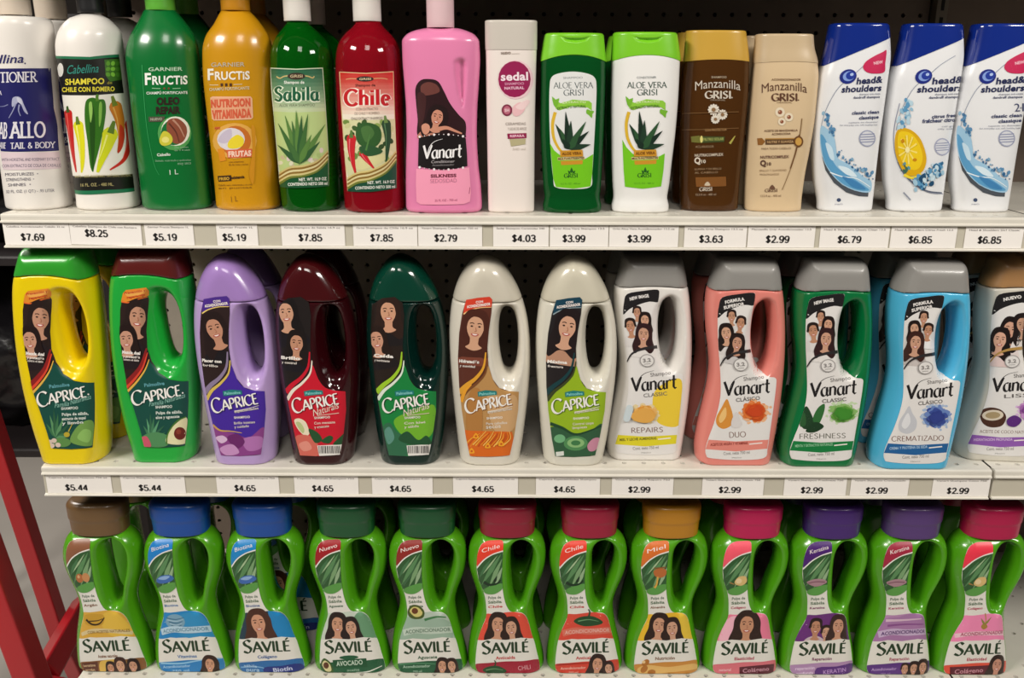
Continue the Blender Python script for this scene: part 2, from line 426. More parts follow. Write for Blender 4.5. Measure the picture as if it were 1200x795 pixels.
def split_lines(P, ax, lines=None, g=0):
    lo = min(p[ax] for p in P); hi = max(p[ax] for p in P)
    if lines is None: cs = [k * g for k in range(math.floor(lo / g) + 1, math.ceil(hi / g))]
    else: cs = lines[bisect.bisect_right(lines, lo):bisect.bisect_left(lines, hi)]
    out = []
    for c in cs:
        A, B = [], []
        for j in range(len(P)):
            p, q = P[j - 1], P[j]; dp, dq = p[ax] - c, q[ax] - c
            if (dp > 0 and dq < 0) or (dp < 0 and dq > 0):
                t = dp / (dp - dq); m = (p[0] + (q[0] - p[0]) * t, p[1] + (q[1] - p[1]) * t); m = (c, m[1]) if ax == 0 else (m[0], c)
                A.append(m); B.append(m)
            if dq <= 0: A.append(q)
            if dq >= 0: B.append(q)
        if len(A) > 2: out.append(A)
        P = B
        if len(P) < 3: break
    if len(P) > 2: out.append(P)
    return out

def tri2d(P):
    b = bmesh.new(); vs = [b.verts.new((p[0], p[1], 0)) for p in P]; b.verts.index_update()
    f = b.faces.new(vs); bmesh.ops.triangulate(b, faces=[f]); b.verts.index_update()
    out = [tuple(v.index for v in g.verts) for g in b.faces]; b.free(); return out

class Label:
    GX, GZ = 0.0025, 0.0025
    def __init__(s, M, H, lift=0.0003):
        s.M, s.H, s.lift = M, H, lift; s.ops = []; s.layer = 0; s.clip = None
    def raw(s, col, V, T, bump=True, grad=None):
        if bump: s.layer += 1
        if s.clip is not None: V, T = s.clipped(V, T)
        s.ops.append((col, [tuple(p) for p in V], list(T), s.layer + (0 if bump else 1), grad)); return s
    def clip_to(s, pts):
        s.clip = []
        for t in tri2d(pts):
            q = [tuple(pts[i]) for i in t]
            if (q[1][0] - q[0][0]) * (q[2][1] - q[0][1]) - (q[1][1] - q[0][1]) * (q[2][0] - q[0][0]) < 0: q = q[::-1]
            s.clip.append(q)
        return s
    def clipped(s, V, T):
        V = [tuple(p) for p in V]; oV, oT = [], []
        for t in T:
            if len(t) > 4: tris = [tuple(t[i] for i in q) for q in tri2d([V[i] for i in t])]
            else: tris = [t]
            for q in tris:
                P0 = [V[i] for i in q]; ax, bx = min(p[0] for p in P0), max(p[0] for p in P0); ay, by = min(p[1] for p in P0), max(p[1] for p in P0)
                for c in s.clip:
                    if max(p[0] for p in c) < ax or min(p[0] for p in c) > bx or max(p[1] for p in c) < ay or min(p[1] for p in c) > by: continue
                    P = P0
                    for k in range(3):
                        (x1, y1), (x2, y2) = c[k], c[(k + 1) % 3]; out = []
                        for j in range(len(P)):
                            A, B = P[j - 1], P[j]
                            da = (x2 - x1) * (A[1] - y1) - (y2 - y1) * (A[0] - x1); db = (x2 - x1) * (B[1] - y1) - (y2 - y1) * (B[0] - x1)
                            if (da >= 0) != (db >= 0): u = da / (da - db); out.append((A[0] + (B[0] - A[0]) * u, A[1] + (B[1] - A[1]) * u))
                            if db >= 0: out.append(B)
                        P = out
                        if not P: break
                    if len(P) > 2:
                        ar = sum(P[j - 1][0] * P[j][1] - P[j][0] * P[j - 1][1] for j in range(len(P)))
                        if abs(ar) < .02: continue
                        n = len(oV); oV += P; oT.append(tuple(range(n, n + len(P))))
        return oV, oT
    def poly(s, col, pts, grad=None):
        return s.raw(col, pts, [tuple(range(len(pts)))], True, grad)
    def blob(s, col, pts, grad=None, n=6):
        return s.poly(col, cat_rom(pts, True, n), grad)
    def ell(s, col, cx, cy, rx, ry, rot=0, n=20, grad=None):
        c, sn = math.cos(math.radians(rot)), math.sin(math.radians(rot))
        return s.poly(col, [(cx + rx * math.cos(a) * c - ry * math.sin(a) * sn, cy + rx * math.cos(a) * sn + ry * math.sin(a) * c) for a in [2 * math.pi * i / n for i in range(n)]], grad)
    def line(s, col, pts, w0, w1=None, smooth=True):
        P = cat_rom(pts, False, 6) if smooth and len(pts) > 2 else np.array(pts, float)
        w1 = w0 if w1 is None else w1; n = len(P); d = np.gradient(P, axis=0); d /= np.linalg.norm(d, axis=1)[:, None] + 1e-9
        N = np.stack([-d[:, 1], d[:, 0]], 1); V, T = [], []
        for i in range(n):
            hw = (w0 + (w1 - w0) * i / (n - 1)) / 2; V += [tuple(P[i] + N[i] * hw), tuple(P[i] - N[i] * hw)]
        for i in range(n - 1): T.append((2 * i, 2 * i + 1, 2 * i + 3, 2 * i + 2))
        return s.raw(col, V, T)
    def leaf(s, col, x0, y0, x1, y1, w, bend=0.0, peak=.3):
        n = 8; V, T = [], []; dx, dy = x1 - x0, y1 - y0; L = math.hypot(dx, dy); nx, ny = -dy / L, dx / L
        for i in range(n + 1):
            t = i / n; hw = w / 2 * (t / peak if t < peak else ((1 - t) / (1 - peak))) ** .8 if 0 < t < 1 else 0.02 * w
            o = bend * math.sin(math.pi * t / 2) ** 2
            cx, cy = x0 + dx * t + nx * o, y0 + dy * t + ny * o; V += [(cx + nx * hw, cy + ny * hw), (cx - nx * hw, cy - ny * hw)]
        for i in range(n): T.append((2 * i, 2 * i + 1, 2 * i + 3, 2 * i + 2))
        return s.raw(col, V, T)
    def fit(s, col, V, T, x0, y0, x1, y1, h, shear=0.0, arc=0.0, capref=None):
        """fit glyphs between (x0,y0) and (x1,y1) on the baseline with letter height h; arc lifts the middle"""
        if not len(V): return s
        V = np.array(V); a, b = V[:, 0].min(), V[:, 0].max(); top = capref or V[:, 1].max()
        L = math.hypot(x1 - x0, y1 - y0); ux, uy = (x1 - x0) / L, (y1 - y0) / L; vx, vy = uy, -ux; out = []
        for p in V:
            t = (p[0] - a) / (b - a); q = p[1] / top * h
            e = t * L + q * shear; q2 = q + arc * 4 * t * (1 - t)
            out.append((x0 + ux * e + vx * q2, y0 + uy * e + vy * q2))
        return s.raw(col, out, T, False)
    def txt(s, col, t, x0, y0, x1, y1, h, bold=0.0, shear=0.0, arc=0.0):
        V, T = glyphs(t, bold); ref = 0.72 + bold if any(c.isupper() or c.isdigit() or c in 'bdfhklt' for c in t) else None
        return s.fit(col, V, T, x0, y0, x1, y1, h, shear, arc, ref)
    def ptxt(s, col, t, x0, y0, x1, y1, h, shear=0.0, arc=0.0, **k):
        V, T = pen_text(t, **k); return s.fit(col, V, T, x0, y0, x1, y1, h, shear, arc, 1.0)
    def face(s, cx, cy, h, hair='2a1712', skin='c98f6e', shirt=None, long=True, tilt=0, side=1, hw=1.0, up=False):
        """a small printed portrait: h = face height; hair of either length; cx, cy = face centre"""
        c, sn = math.cos(math.radians(tilt)), math.sin(math.radians(tilt))
        def R(pts): return [(cx + (x * c - y * sn) * h, cy + (x * sn + y * c) * h) for x, y in pts]
        if shirt: s.blob(shirt, R([(-.85, 1.5), (-.7, .9), (-.25, .62), (.25, .62), (.7, .9), (.85, 1.5)]))
        if long:
            s.blob(hair, R([(-.1, -.78), (.35, -.7), (.56 * hw, -.25), (.6 * hw, .3), (.74 * hw, .9), (.5 * hw, 1.25), (.1, 1.0), (-.2, 1.0), (-.55 * hw, 1.3), (-.74 * hw, .8), (-.58 * hw, .2), (-.54 * hw, -.3), (-.4, -.66)]))
        else:
            s.blob(hair, R([(0, -.72), (.38, -.58), (.46, -.2), (.42, .05), (-.42, .05), (-.46, -.2), (-.36, -.6)]))
        s.blob(skin, R([(-.17, .2), (.17, .2), (.18, .66), (.34, .82), (0, .95), (-.34, .82), (-.18, .66)]))
        s.blob(skin, R([(0, -.52), (.27, -.42), (.36, -.1), (.31, .2), (.16, .45), (0, .52), (-.16, .45), (-.31, .2), (-.36, -.1), (-.27, -.42)]))
        if long:
            s.line(hair, R([(-.06 * side, -.56), (.14 * side, -.52), (.32 * side, -.36), (.40 * side, -.05), (.40 * side, .36)]), .20 * h, .10 * h)
            s.line(hair, R([(.0, -.56), (-.20 * side, -.50), (-.37 * side, -.30), (-.42 * side, .0), (-.42 * side, .40)]), .16 * h, .10 * h)
        else:
            s.line(hair, R([(-.38, -.02), (-.36, -.32), (-.18, -.52), (.08, -.55), (.30, -.42), (.38, -.02)]), .17 * h, .13 * h)
        for q in (-1, 1):
            s.line('3a241c', R([(q * .25, -.17), (q * .15, -.2), (q * .07, -.17)]), .035 * h); s.layer -= 1
            s.ell('2b1b16', *R([(q * .16, -.06)])[0], .055 * h, .035 * h, tilt, 8); s.layer -= 1
        s.line('a96f54', R([(.0, -.02), (.045, .13), (-.02, .15)]), .03 * h)
        s.blob('b5534c', R([(-.16, .25), (0, .23), (.16, .25), (.09, .34), (-.09, .34)]), n=3)
        s.blob('f3e6df', R([(-.11, .26), (0, .255), (.11, .26), (.05, .305), (-.05, .305)]), n=3)
        return s
    def chili(s, col, pts, w, stem='3f6a24', glint=None):
        s.line(col, pts, w, w * .15); (x, y), (x2, y2) = pts[0], pts[1]
        s.ell(col, x, y, w / 2, w / 2, 0, 10)
        L = math.hypot(x2 - x, y2 - y); ux, uy = (x - x2) / L, (y - y2) / L
        s.line(stem, [(x + ux * w * .1, y + uy * w * .1), (x + ux * w * .9, y + uy * w * .9)], w * .45, w * .2)
        if glint: s.line(glint, [(p[0] - w * .18, p[1]) for p in pts[:max(2, len(pts) - 1)]], w * .14, w * .04)
    def xlines(s):
        o = s.H.__self__
        if isinstance(o, Loft):
            c, a = float(np.median(o.cx)), float(o.a.max()); x = c - a; out = []
            while x < c + a:
                out.append(x); x += .0025 if abs(x - c) < .72 * a else (.0012 if abs(x - c) < .88 * a else .0006)
            return out
        return [k * s.GX for k in range(-60, 61)]
    _ng = {}
    def normals(s):
        o = s.H.__self__; k = id(o)
        if k not in Label._ng:
            if isinstance(o, Loft): e = (min(o.cx - o.a), max(o.cx + o.a), o.z0, o.z1)
            else: e = (o.xs[0], o.xs[-1], 0, o.zs[-1])
            Label._ng[k] = normal_grid(*e, s.H)
        return Label._ng[k]
    def build(s, name, parent, label=None, cy0=None):
        N = s.normals(); mats, mi = [], {}; VV, FF, MI = [], [], []; boxes = []; hc = {}
        xl = s.xlines()
        for col, V, T, lay0, grad in s.ops:
            if not V: continue
            bx = (min(p[0] for p in V), max(p[0] for p in V), min(p[1] for p in V), max(p[1] for p in V)); lay = 1
            for q, ql in boxes:
                if ql >= lay and q[0] < bx[1] and q[1] > bx[0] and q[2] < bx[3] and q[3] > bx[2]: lay = ql + 1
            boxes.append((bx, lay))
            L = [s.M(x, y) for x, y in V]; gz = s.GZ if not grad else 0.0022
            if grad: z0, z1 = s.M(grad[1][0], grad[1][1])[1], s.M(grad[2][0], grad[2][1])[1]
            vm = {}; nt = 0
            def vert(p):
                k = (round(p[0], 6), round(p[1], 6)); kk = (k, nt % 16)
                if kk not in vm:
                    if k not in hc: hc[k] = s.H(*k)
                    vm[kk] = len(VV); VV.append((k[0], hc[k] - s.lift - lay * 0.00006 - (nt % 16) * 3e-6, k[1]))
                return vm[kk]
            for t in T:
                if len(t) > 4: tris = [[L[t[i]] for i in q] for q in tri2d([L[i] for i in t])]
                else: tris = [[L[i] for i in t]]
                for tri in tris:
                    nt += 1
                    for sx in split_lines(tri, 0, xl):
                        for c in split_lines(sx, 1, None, gz):
                            ar = sum(c[j - 1][0] * c[j][1] - c[j][0] * c[j - 1][1] for j in range(len(c)))
                            if abs(ar) < 4e-10: continue
                            ids = []
                            for p in (c if ar > 0 else c[::-1]):
                                i = vert(p)
                                if not ids or ids[-1] != i: ids.append(i)
                            if ids[0] == ids[-1]: ids.pop()
                            if len(set(ids)) < 3 or len(set(ids)) != len(ids): continue
                            cc = col
                            if grad:
                                u = (sum(p[1] for p in c) / len(c) - z0) / (z1 - z0); u = round(min(max(u, 0), 1) * 12) / 12
                                A = [int(col[i:i + 2], 16) for i in (0, 2, 4)]; B = [int(grad[0][i:i + 2], 16) for i in (0, 2, 4)]
                                cc = '%02x%02x%02x' % tuple(int(A[i] + (B[i] - A[i]) * u) for i in range(3))
                            if cc not in mi: mi[cc] = len(mats); mats.append(ink(cc))
                            FF.append(ids); MI.append(mi[cc])
        me = pydata(name, VV, FF, True, MI)
        me.normals_split_custom_set_from_vertices([N(v[0], v[2]) for v in VV])
        o = link(name, me, mats, parent)
        if label: o['label'] = label
        return o

def dup(root, loc, label, group=None, skip=()):
    r = root.copy(); C.objects.link(r); r.location = loc; r['label'] = label
    if group: r['group'] = group
    for ch in list(root.children):
        if ch.name.split('.')[0] in skip: continue
        c = ch.copy(); C.objects.link(c); c.parent = r
        for g in list(ch.children):
            d = g.copy(); C.objects.link(d); d.parent = c
    return r
# ------------------------------------------------------------------ the shelving
Z1, Z2, Z3 = 1.3375, 1.0129, 0.6884
CREAM = mat('d9d4c8', 0.35, 'paint', 'cream_enamel', scale=18)
PEG = mat('a59c90', 0.6, 'paint', 'pale_pegboard_face', scale=30); PEGD = mat('75655a', 0.6, 'paint', 'brown_and_shaded_peg_face', scale=30)  # the brown face also paints the shade behind the bottom row
DARK = mat('171412', 0.8, 'plain', 'opening_shade')  # near-black colour standing in for shade inside holes and slots
RAIL = mat('c2bcab', 0.3, 'plain', 'price_rail_strip')
def perforated(nx, nz, pitch, r, depth, P, holed=lambda i, j: True):
    """sheet of cells with round holes; P(u, v, w) places a point, w going into the sheet"""
    V, Fc = [], []
    for i in range(nx):
        for j in range(nz):
            u0, v0 = i * pitch, j * pitch; h = pitch / 2; cu, cv = u0 + h, v0 + h; b = len(V)
            if not holed(i, j):
                V += [P(u0, v0, 0), P(u0 + pitch, v0, 0), P(u0 + pitch, v0 + pitch, 0), P(u0, v0 + pitch, 0)]; Fc.append((b, b + 1, b + 2, b + 3)); continue
            o = [(1, 0), (1, 1), (0, 1), (-1, 1), (-1, 0), (-1, -1), (0, -1), (1, -1)]
            V += [P(cu + a * h, cv + c * h, 0) for a, c in o]
            V += [P(cu + r * math.cos(k * math.pi / 4), cv + r * math.sin(k * math.pi / 4), 0) for k in range(8)]
            V += [P(cu + r * math.cos(k * math.pi / 4), cv + r * math.sin(k * math.pi / 4), depth) for k in range(8)]
            for k in range(8):
                k2 = (k + 1) % 8
                Fc += [(b + k, b + k2, b + 8 + k2, b + 8 + k), (b + 8 + k, b + 8 + k2, b + 16 + k2, b + 16 + k)]
    return V, Fc
PITCH = 0.0254
def shelf(x0, nx, Z, label, back=0.36, front=0.0, holes=True):
    x1 = x0 + nx * PITCH
    t = empty('metal_shelf', ((x0 + x1) / 2, front, Z), label, 'shelf', 'cream metal shelves of the store rack'); ox = (x0 + x1) / 2
    nz = int((back - front) / PITCH)
    V, Fc = perforated(nx, nz, PITCH, 0.0034, 0.004, lambda u, v, w_: (x0 - ox + u, 0.006 + v, -w_), lambda i, j: holes and j % 4 in (0, ) or (j % 4 == 1 and i % 2 == 0))
    link('deck', pydata('deck', V, Fc), [CREAM], t)
    bm = bmesh.new(); bbox(bm, x0 - ox + .001, x1 - ox - .001, .006, back - front, -.022, -.006); obj_bm('deck_underside', bm, DARK, t)
    prof = [(.0062, -.0001), (.002, -.0003), (.0004, -.0014), (0, -.003), (0, -.0072), (-.0022, -.0086), (-.0024, -.0102), (.0016, -.0110), (.0016, -.0372), (-.0022, -.0382), (-.0024, -.0398), (-.001, -.0405), (.012, -.0405), (.012, -.001)]
    n = len(prof); V = [(x, p[0], p[1]) for x in (x0 - ox + .0008, x1 - ox - .0008) for p in prof]
    Fc = [(k, (k + 1) % n, n + (k + 1) % n, n + k) for k in range(n)] + [tuple(range(n)), tuple(range(2 * n - 1, n - 1, -1))]
    o = link('front_lip', pydata('front_lip', V, Fc), [CREAM, RAIL], t); o.data.polygons[7].material_index = 1
    for e in (x0 - ox + .003, x1 - ox - .003):
        bm = bmesh.new(); q = [(.012, -.006), (back - front, -.006), (back - front, -.050), (back - front - .03, -.050), (.02, -.034), (.012, -.034)]
        f = bm.faces.new([bm.verts.new((e - .0015, a, b)) for a, b in q]); r = bmesh.ops.extrude_face_region(bm, geom=[f])
        for v in r['geom']:
            if isinstance(v, bmesh.types.BMVert): v.co.x += .003
        obj_bm('bracket', bm, CREAM, t)
    return t
XL = -0.6096
shelf(XL, 48, Z1, 'cream metal shelf at the top, carrying the bottles with $7.69 to $6.85 tags')
shelf(XL, 48, Z2, 'cream metal shelf across the middle, carrying handled bottles with $5.44 to $2.99 tags')
shelf(XL, 48, Z3, 'cream metal shelf at the bottom, carrying the row of bright green bottles')
shelf(XL, 48, Z1 + .3245, 'cream metal shelf above the top row of bottles, out of frame', holes=False)
shelf(XL + 48 * PITCH + .0028, 24, Z1, 'cream metal shelf of the next bay, just past the right edge of the top row', holes=False)
shelf(XL + 48 * PITCH + .0028, 24, Z1 + .3245, 'cream metal shelf of the next bay, above the frame', holes=False)
shelf(XL + 48 * PITCH + .0028, 24, Z2, 'cream metal shelf beyond the joint at the right end of the middle shelf')
shelf(XL + 48 * PITCH + .0028, 24, Z3, 'cream metal shelf continuing past the rightmost green bottle with the pink cap')
# perforated back of the rack
PB = 0.362
for pz0, nzp, m, lb in ((.35, 25, PEGD, 'pegboard panel behind the bottom row, its shade painted in as dark brown'), (.35 + 25 * PITCH, 13, PEG, 'pale pegboard panel behind the middle row'), (.35 + 38 * PITCH, 22, PEGD, 'dark brown pegboard panel behind the top row')):  # bottom panel: shade is put into its brown face colour
    t = empty('pegboard_panel', (0, PB, pz0), lb, 'panel')
    V, Fc = perforated(48, nzp, PITCH, 0.0033, 0.006, lambda u, v, w_: (XL + u, w_, v)); link('perforated_sheet', pydata('perforated_sheet', V, Fc), [m], t)
    bm = bmesh.new(); bbox(bm, XL, -XL, .0062, .03, .0003, nzp * PITCH - .0003); obj_bm('shade_backing', bm, DARK, t)  # dark sheet behind the holes paints their unlit depth
t = empty('plain_back_panel', (0, PB, .35), 'plain dark back panel of the next rack bay, at the right edge', 'panel')
bm = bmesh.new(); bbox(bm, .632, 1.25, 0, .02, 0, 60 * PITCH, .002); obj_bm('panel_sheet', bm, PEGD, t)
for xx, lb in ((-.620, 'slotted steel upright post at the left end of the rack'), (.6205, 'slotted steel upright post between the two rack bays, behind the blue-capped bottles')):
    t = empty('upright_post', (xx, PB - .014, .1), lb, 'post')
    bm = bmesh.new(); bbox(bm, -.0085, .0085, -.004, .05, 0, 1.75, .001); obj_bm('post_tube', bm, mat('7a7064', .45, 'paint', 'post_enamel'), t)
    bm = bmesh.new()
    for k in range(66): bbox(bm, -.0024, .0024, -.0045, -.0035, .04 + k * .0254, .056 + k * .0254)
    obj_bm('slots', bm, DARK, t)

# price tags in the channel
PAPER = mat('f1ece6', 0.6, 'plain', 'tag_paper'); PRINT = mat('2a2727', 0.6, 'plain', 'tag_print'); PGREY = mat('77706c', .6, 'plain', 'tag_small_print')
def price_tag(x0, x1, px0, px1, price, head, Z, top, bot, ybase, label, tilt=0.0):
    yy = 0.0008; xa, _, _ = atY(x0, (top + bot) / 2, yy); xb, _, _ = atY(x1, (top + bot) / 2, yy)
    zt, zb_ = Z - .0112, Z - .037; cx = (xa + xb) / 2; cz = (zt + zb_) / 2
    V = [(xa - cx, 0, zb_ - cz), (xb - cx, 0, zb_ - cz), (xb - cx, 0, zt - cz), (xa - cx, 0, zt - cz)]
    V += [(a, .0004, c) for a, _, c in V[:4]]; Fc = [(0, 1, 2, 3), (7, 6, 5, 4), (0, 4, 5, 1), (1, 5, 6, 2), (2, 6, 7, 3), (3, 7, 4, 0)]; mi = [0] * 6
    def add(s, X0, X1, zbase, h, m, bold):
        g, T = pen_text(s, wide=.21, thin=.17, nib=0, gap=.03) if bold else glyphs(s, bold); a, b = g[:, 0].min(), g[:, 0].max(); n = len(V)
        for p in g: V.append((X0 + (p[0] - a) / (b - a) * (X1 - X0), -.0002, zbase + p[1] / (.98 if bold else .74) * h))
        for q in T: Fc.append(tuple(n + i for i in q)); mi.append(m)
    pa, _, pz = atY(px0, ybase, yy); pb_ = atY(px1, ybase, yy)[0]
    add(price, pa - cx, pb_ - cx, pz - cz, .0082, 1, .03)
    add(head, xa - cx + .004, xb - cx - .005, zt - cz - .0050, .0023, 2, .0)
    o = link('price_tag', pydata('price_tag', V, Fc, False, mi), [PAPER, PRINT, PGREY], None, (cx, yy, cz)); o.rotation_euler.y = tilt
    tag(o, label, 'price tag', 'price tags in the shelf channels')
for i, (x0, x1, p0, p1, pr, hd, lb) in enumerate([
    (5, 82, 25, 53, '$7.69', 'Cabellina Acondicionador Caballo 32 oz', 'white price tag reading $7.69'),
    (82.5, 166, 100, 127, '$8.25', 'Cabellina Shampoo de Chile con Romero', 'slightly crooked cream price tag reading $8.25'),
    (170, 227, 180, 208, '$5.19', 'Garnier Fructis Shampoo 1L', 'short $5.19 price tag below the dark green bottle'),
    (254, 302, 261, 289, '$5.19', 'Garnier Fructis 1L', 'short $5.19 price tag below the golden yellow bottle'),
    (330, 404, 350, 378, '$7.85', 'Grisi Shampoo de Sabila 16.9 oz', '$7.85 price tag below the clear green bottle'),
    (414, 489, 434, 461, '$7.85', 'Grisi Shampoo de Chile 16.9 oz', '$7.85 price tag below the clear red bottle'),
    (490, 565, 509, 536, '$2.79', 'Vanart Shampoo Conditioner 750 ml', 'white price tag reading $2.79'),
    (578, 643, 600, 628, '$4.03', 'Sedal Shampoo Ceramidas 340', 'white price tag reading $4.03'),
    (644.5, 713, 659, 686, '$3.99', 'Grisi Aloe Vera Shampoo 13.5', '$3.99 price tag below the dark green bottle with lime cap'),
    (714, 795, 735, 763, '$3.99', 'Grisi Aloe Vera Acondicionador 13.5 oz', '$3.99 price tag below the white bottle with lime cap'),
    (802, 875, 819, 847, '$3.63', 'Manzanilla Grisi Shampoo 13.5 oz', 'white price tag reading $3.63'),
    (876.5, 955, 897, 925, '$2.99', 'Manzanilla Grisi Acondicionador 13.5', '$2.99 price tag on the top shelf below the beige bottle'),
    (961, 1042, 981, 1009, '$6.79', 'Head & Shoulders Classic Clean 13.5', 'white price tag reading $6.79'),
    (1044, 1121, 1064, 1092, '$6.85', 'Head & Shoulders Citrus Fresh 13.5', '$6.85 price tag below the bottle with the lemon print'),
    (1131, 1199, 1145, 1173, '$6.85', 'Head & Shoulders 2in1 Classic', '$6.85 price tag below the blue-capped bottle at the end')]):
    price_tag(x0, x1, p0, p1, pr, hd, Z1, 262, 290, 279.5 + i * .28 + (-2 if i == 1 else 2.5 if i == 0 else 2), lb, math.radians(1.2) if i == 1 else 0)
for i, (x0, x1, p0, p1, pr, hd, lb) in enumerate([
    (55, 131, 77, 103, '$5.44', 'Caprice Shampoo Naturals 750 ml', '$5.44 price tag below the yellow bottle'),
    (142, 217, 163, 189, '$5.44', 'Caprice Shampoo Naturals Aguacate', '$5.44 price tag below the bright green bottle with maroon cap'),
    (254, 327, 275, 300, '$4.65', 'Caprice Especialidades Shampoo 750', '$4.65 price tag below the lilac bottle'),
    (345, 420, 366, 391, '$4.65', 'Caprice Naturals Shampoo 750', '$4.65 price tag below the dark red bottle'),
    (436, 507, 457, 482, '$4.65', 'Caprice Naturals Shampoo Kiwi', '$4.65 price tag below the dark green bottle'),
    (531, 607, 553, 579, '$4.65', 'Caprice Especialidades Shampoo 750 ml', '$4.65 price tag below the pearl bottle with orange label'),
    (628, 703, 649, 674, '$4.65', 'Caprice Especialidades Shampoo', '$4.65 price tag below the pearl bottle with lime green label'),
    (717, 789, 736, 762, '$2.99', 'Vanart Shampoo Repairs 750', '$2.99 price tag below the white grey-capped bottle'),
    (823, 895, 842, 868, '$2.99', 'Vanart Shampoo Duo Classic 750', '$2.99 price tag below the salmon pink bottle'),
    (919, 992, 938, 964, '$2.99', 'Vanart Shampoo Freshness 750', '$2.99 price tag below the grey-capped green bottle'),
    (997, 1065, 1014, 1040, '$2.99', 'Vanart Shampoo Crematizado', '$2.99 price tag below the sky blue bottle'),
    (1093, 1160, 1109, 1135, '$2.99', 'Vanart Shampoo Coco 750', '$2.99 price tag next to the gap between the middle shelves')]):
    price_tag(x0, x1, p0, p1, pr, hd, Z2, 556, 583, 575 + i * .35, lb)

# ------------------------------------------------------------------ the floor and what stands beyond the rack's left end
bm = bmesh.new(); bbox(bm, -6, 5, -4, 6, -.05, 0)
fl = obj_bm('floor', bm, mat('b5aea6', 0.28, 'paint', 'pale_vinyl', scale=3)); fl['kind'] = 'structure'
bm = bmesh.new(); bbox(bm, -6, 5, 6, 6.1, -.05, 3.2)
o = obj_bm('wall_back', bm, mat('4a4440', .7, 'paint', 'far_wall_paint')); o['kind'] = 'structure'
RED = mat('b81c26', 0.32, 'plastic', 'red_enamel', coat=.4)
def tube(name, a, b, w_, d_, parent, m=RED):
    a, b = Vector(a), Vector(b); z = (b - a).normalized(); y = Vector((0, 1, 0)); x = y.cross(z).normalized(); y = z.cross(x).normalized()
    bm = bmesh.new(); L = (b - a).length; bbox(bm, -w_ / 2, w_ / 2, -d_ / 2, d_ / 2, 0, L, .003)
    for v in bm.verts: v.co = a + x * v.co.x + y * v.co.y + z * v.co.z
    return obj_bm(name, bm, m, parent)

# red steel cart leaning beyond the left end of the rack
def T3(x, y, Y): return Vector(atY(x, y, Y))
t = empty('utility_cart', (-.98, .30, 0), 'red metal cart frame with slanted bars beyond the left end of the rack', 'cart')
def off(p): return tuple(Vector(p) - Vector(t.location))
a0, a1 = T3(-32, 430, .50), T3(74, 752, .50)
tube('rear_bar', off(a0), off(a1 + (a1 - a0) * .04), .030, .034, t)
b0, b1 = T3(-78, 480, .16), T3(40, 800, .16)
tube('front_bar', off(b0), off(b1 + (b1 - b0) * .12), .038, .040, t)
tube('cross_bar', off(T3(52, 792, .20)), off(T3(100, 706, .50)), .036, .036, t)
tube('lower_rail', off(T3(60, 800, .18)), off(Vector((-.86, .18, .05))), .036, .036, t)
for nm, x, y in (('caster', -.86, .18), ('caster', -.90, .60)):
    bm = bmesh.new(); bmesh.ops.create_cone(bm, cap_ends=True, segments=28, radius1=.045, radius2=.045, depth=.028, matrix=Matrix.Translation(off((x, y, .045))) @ Matrix.Rotation(math.pi / 2, 4, 'Y'))
    bmesh.ops.bevel(bm, geom=bm.edges[:], offset=.005, segments=2, affect='EDGES'); obj_bm(nm, bm, mat('191818', .5, 'plain', 'rubber'), t)
tube('rear_leg', off(a1), off(Vector((-.90, .60, .06))), .03, .03, t)
# crumpled black plastic bags on a low stand behind the cart
BAG = mat('151316', .28, 'bag', 'black_plastic')
t = empty('display_stand', (-1.20, .98, 0), 'dark low two-tier stand holding the black plastic bags', 'stand')
DK = mat('221c1d', .5)
for z in (.72, 1.14):
    bm = bmesh.new(); bbox(bm, -.34, .36, -.26, .26, z - .02, z, .004); obj_bm('stand_shelf', bm, DK, t)
for sx in (-.355, .375):
    for sy in (-.245, .245):
        bm = bmesh.new(); bbox(bm, sx - .015, sx + .015, sy - .015, sy + .015, .0, 1.60); obj_bm('post', bm, DK, t)
from mathutils import noise as mnoise
def bag(x, y, z, sx, sy, sz, seed, label):
    bm = bmesh.new(); bmesh.ops.create_icosphere(bm, subdivisions=5, radius=1.0)
    for v in bm.verts:
        n = v.co.normalized(); d = mnoise.noise(n * 1.6 + Vector((seed, 0, 0))) * .16 + mnoise.noise(n * 4.5 + Vector((0, seed, 0))) * .10 + abs(mnoise.noise(n * 9 + Vector((0, 0, seed)))) * .08
        top = max(0, n.z - .55) * 1.6
        q = n * (1 + d); v.co = Vector((q.x * (1 - .7 * top) * sx, q.y * (1 - .7 * top) * sy, max(q.z + .25 * top, -.80) * sz))
    lo = min(v.co.z for v in bm.verts); hi = max(v.co.z for v in bm.verts)
    for v in bm.verts: v.co.z = (v.co.z - lo) / (hi - lo) * .385
    o = obj_bm('plastic_bag', bm, BAG, None, True, (x, y, z)); tag(o, label, 'plastic bag', 'black bags beyond the left end of the rack')
bag(-1.19, .98, .7202, .27, .19, .18, 8.4, 'crumpled black plastic bag on the middle tier, left of the yellow bottle')
bag(-1.20, .98, 1.1402, .26, .19, .18, 14.7, 'topmost crumpled black plastic bag, at the left edge')
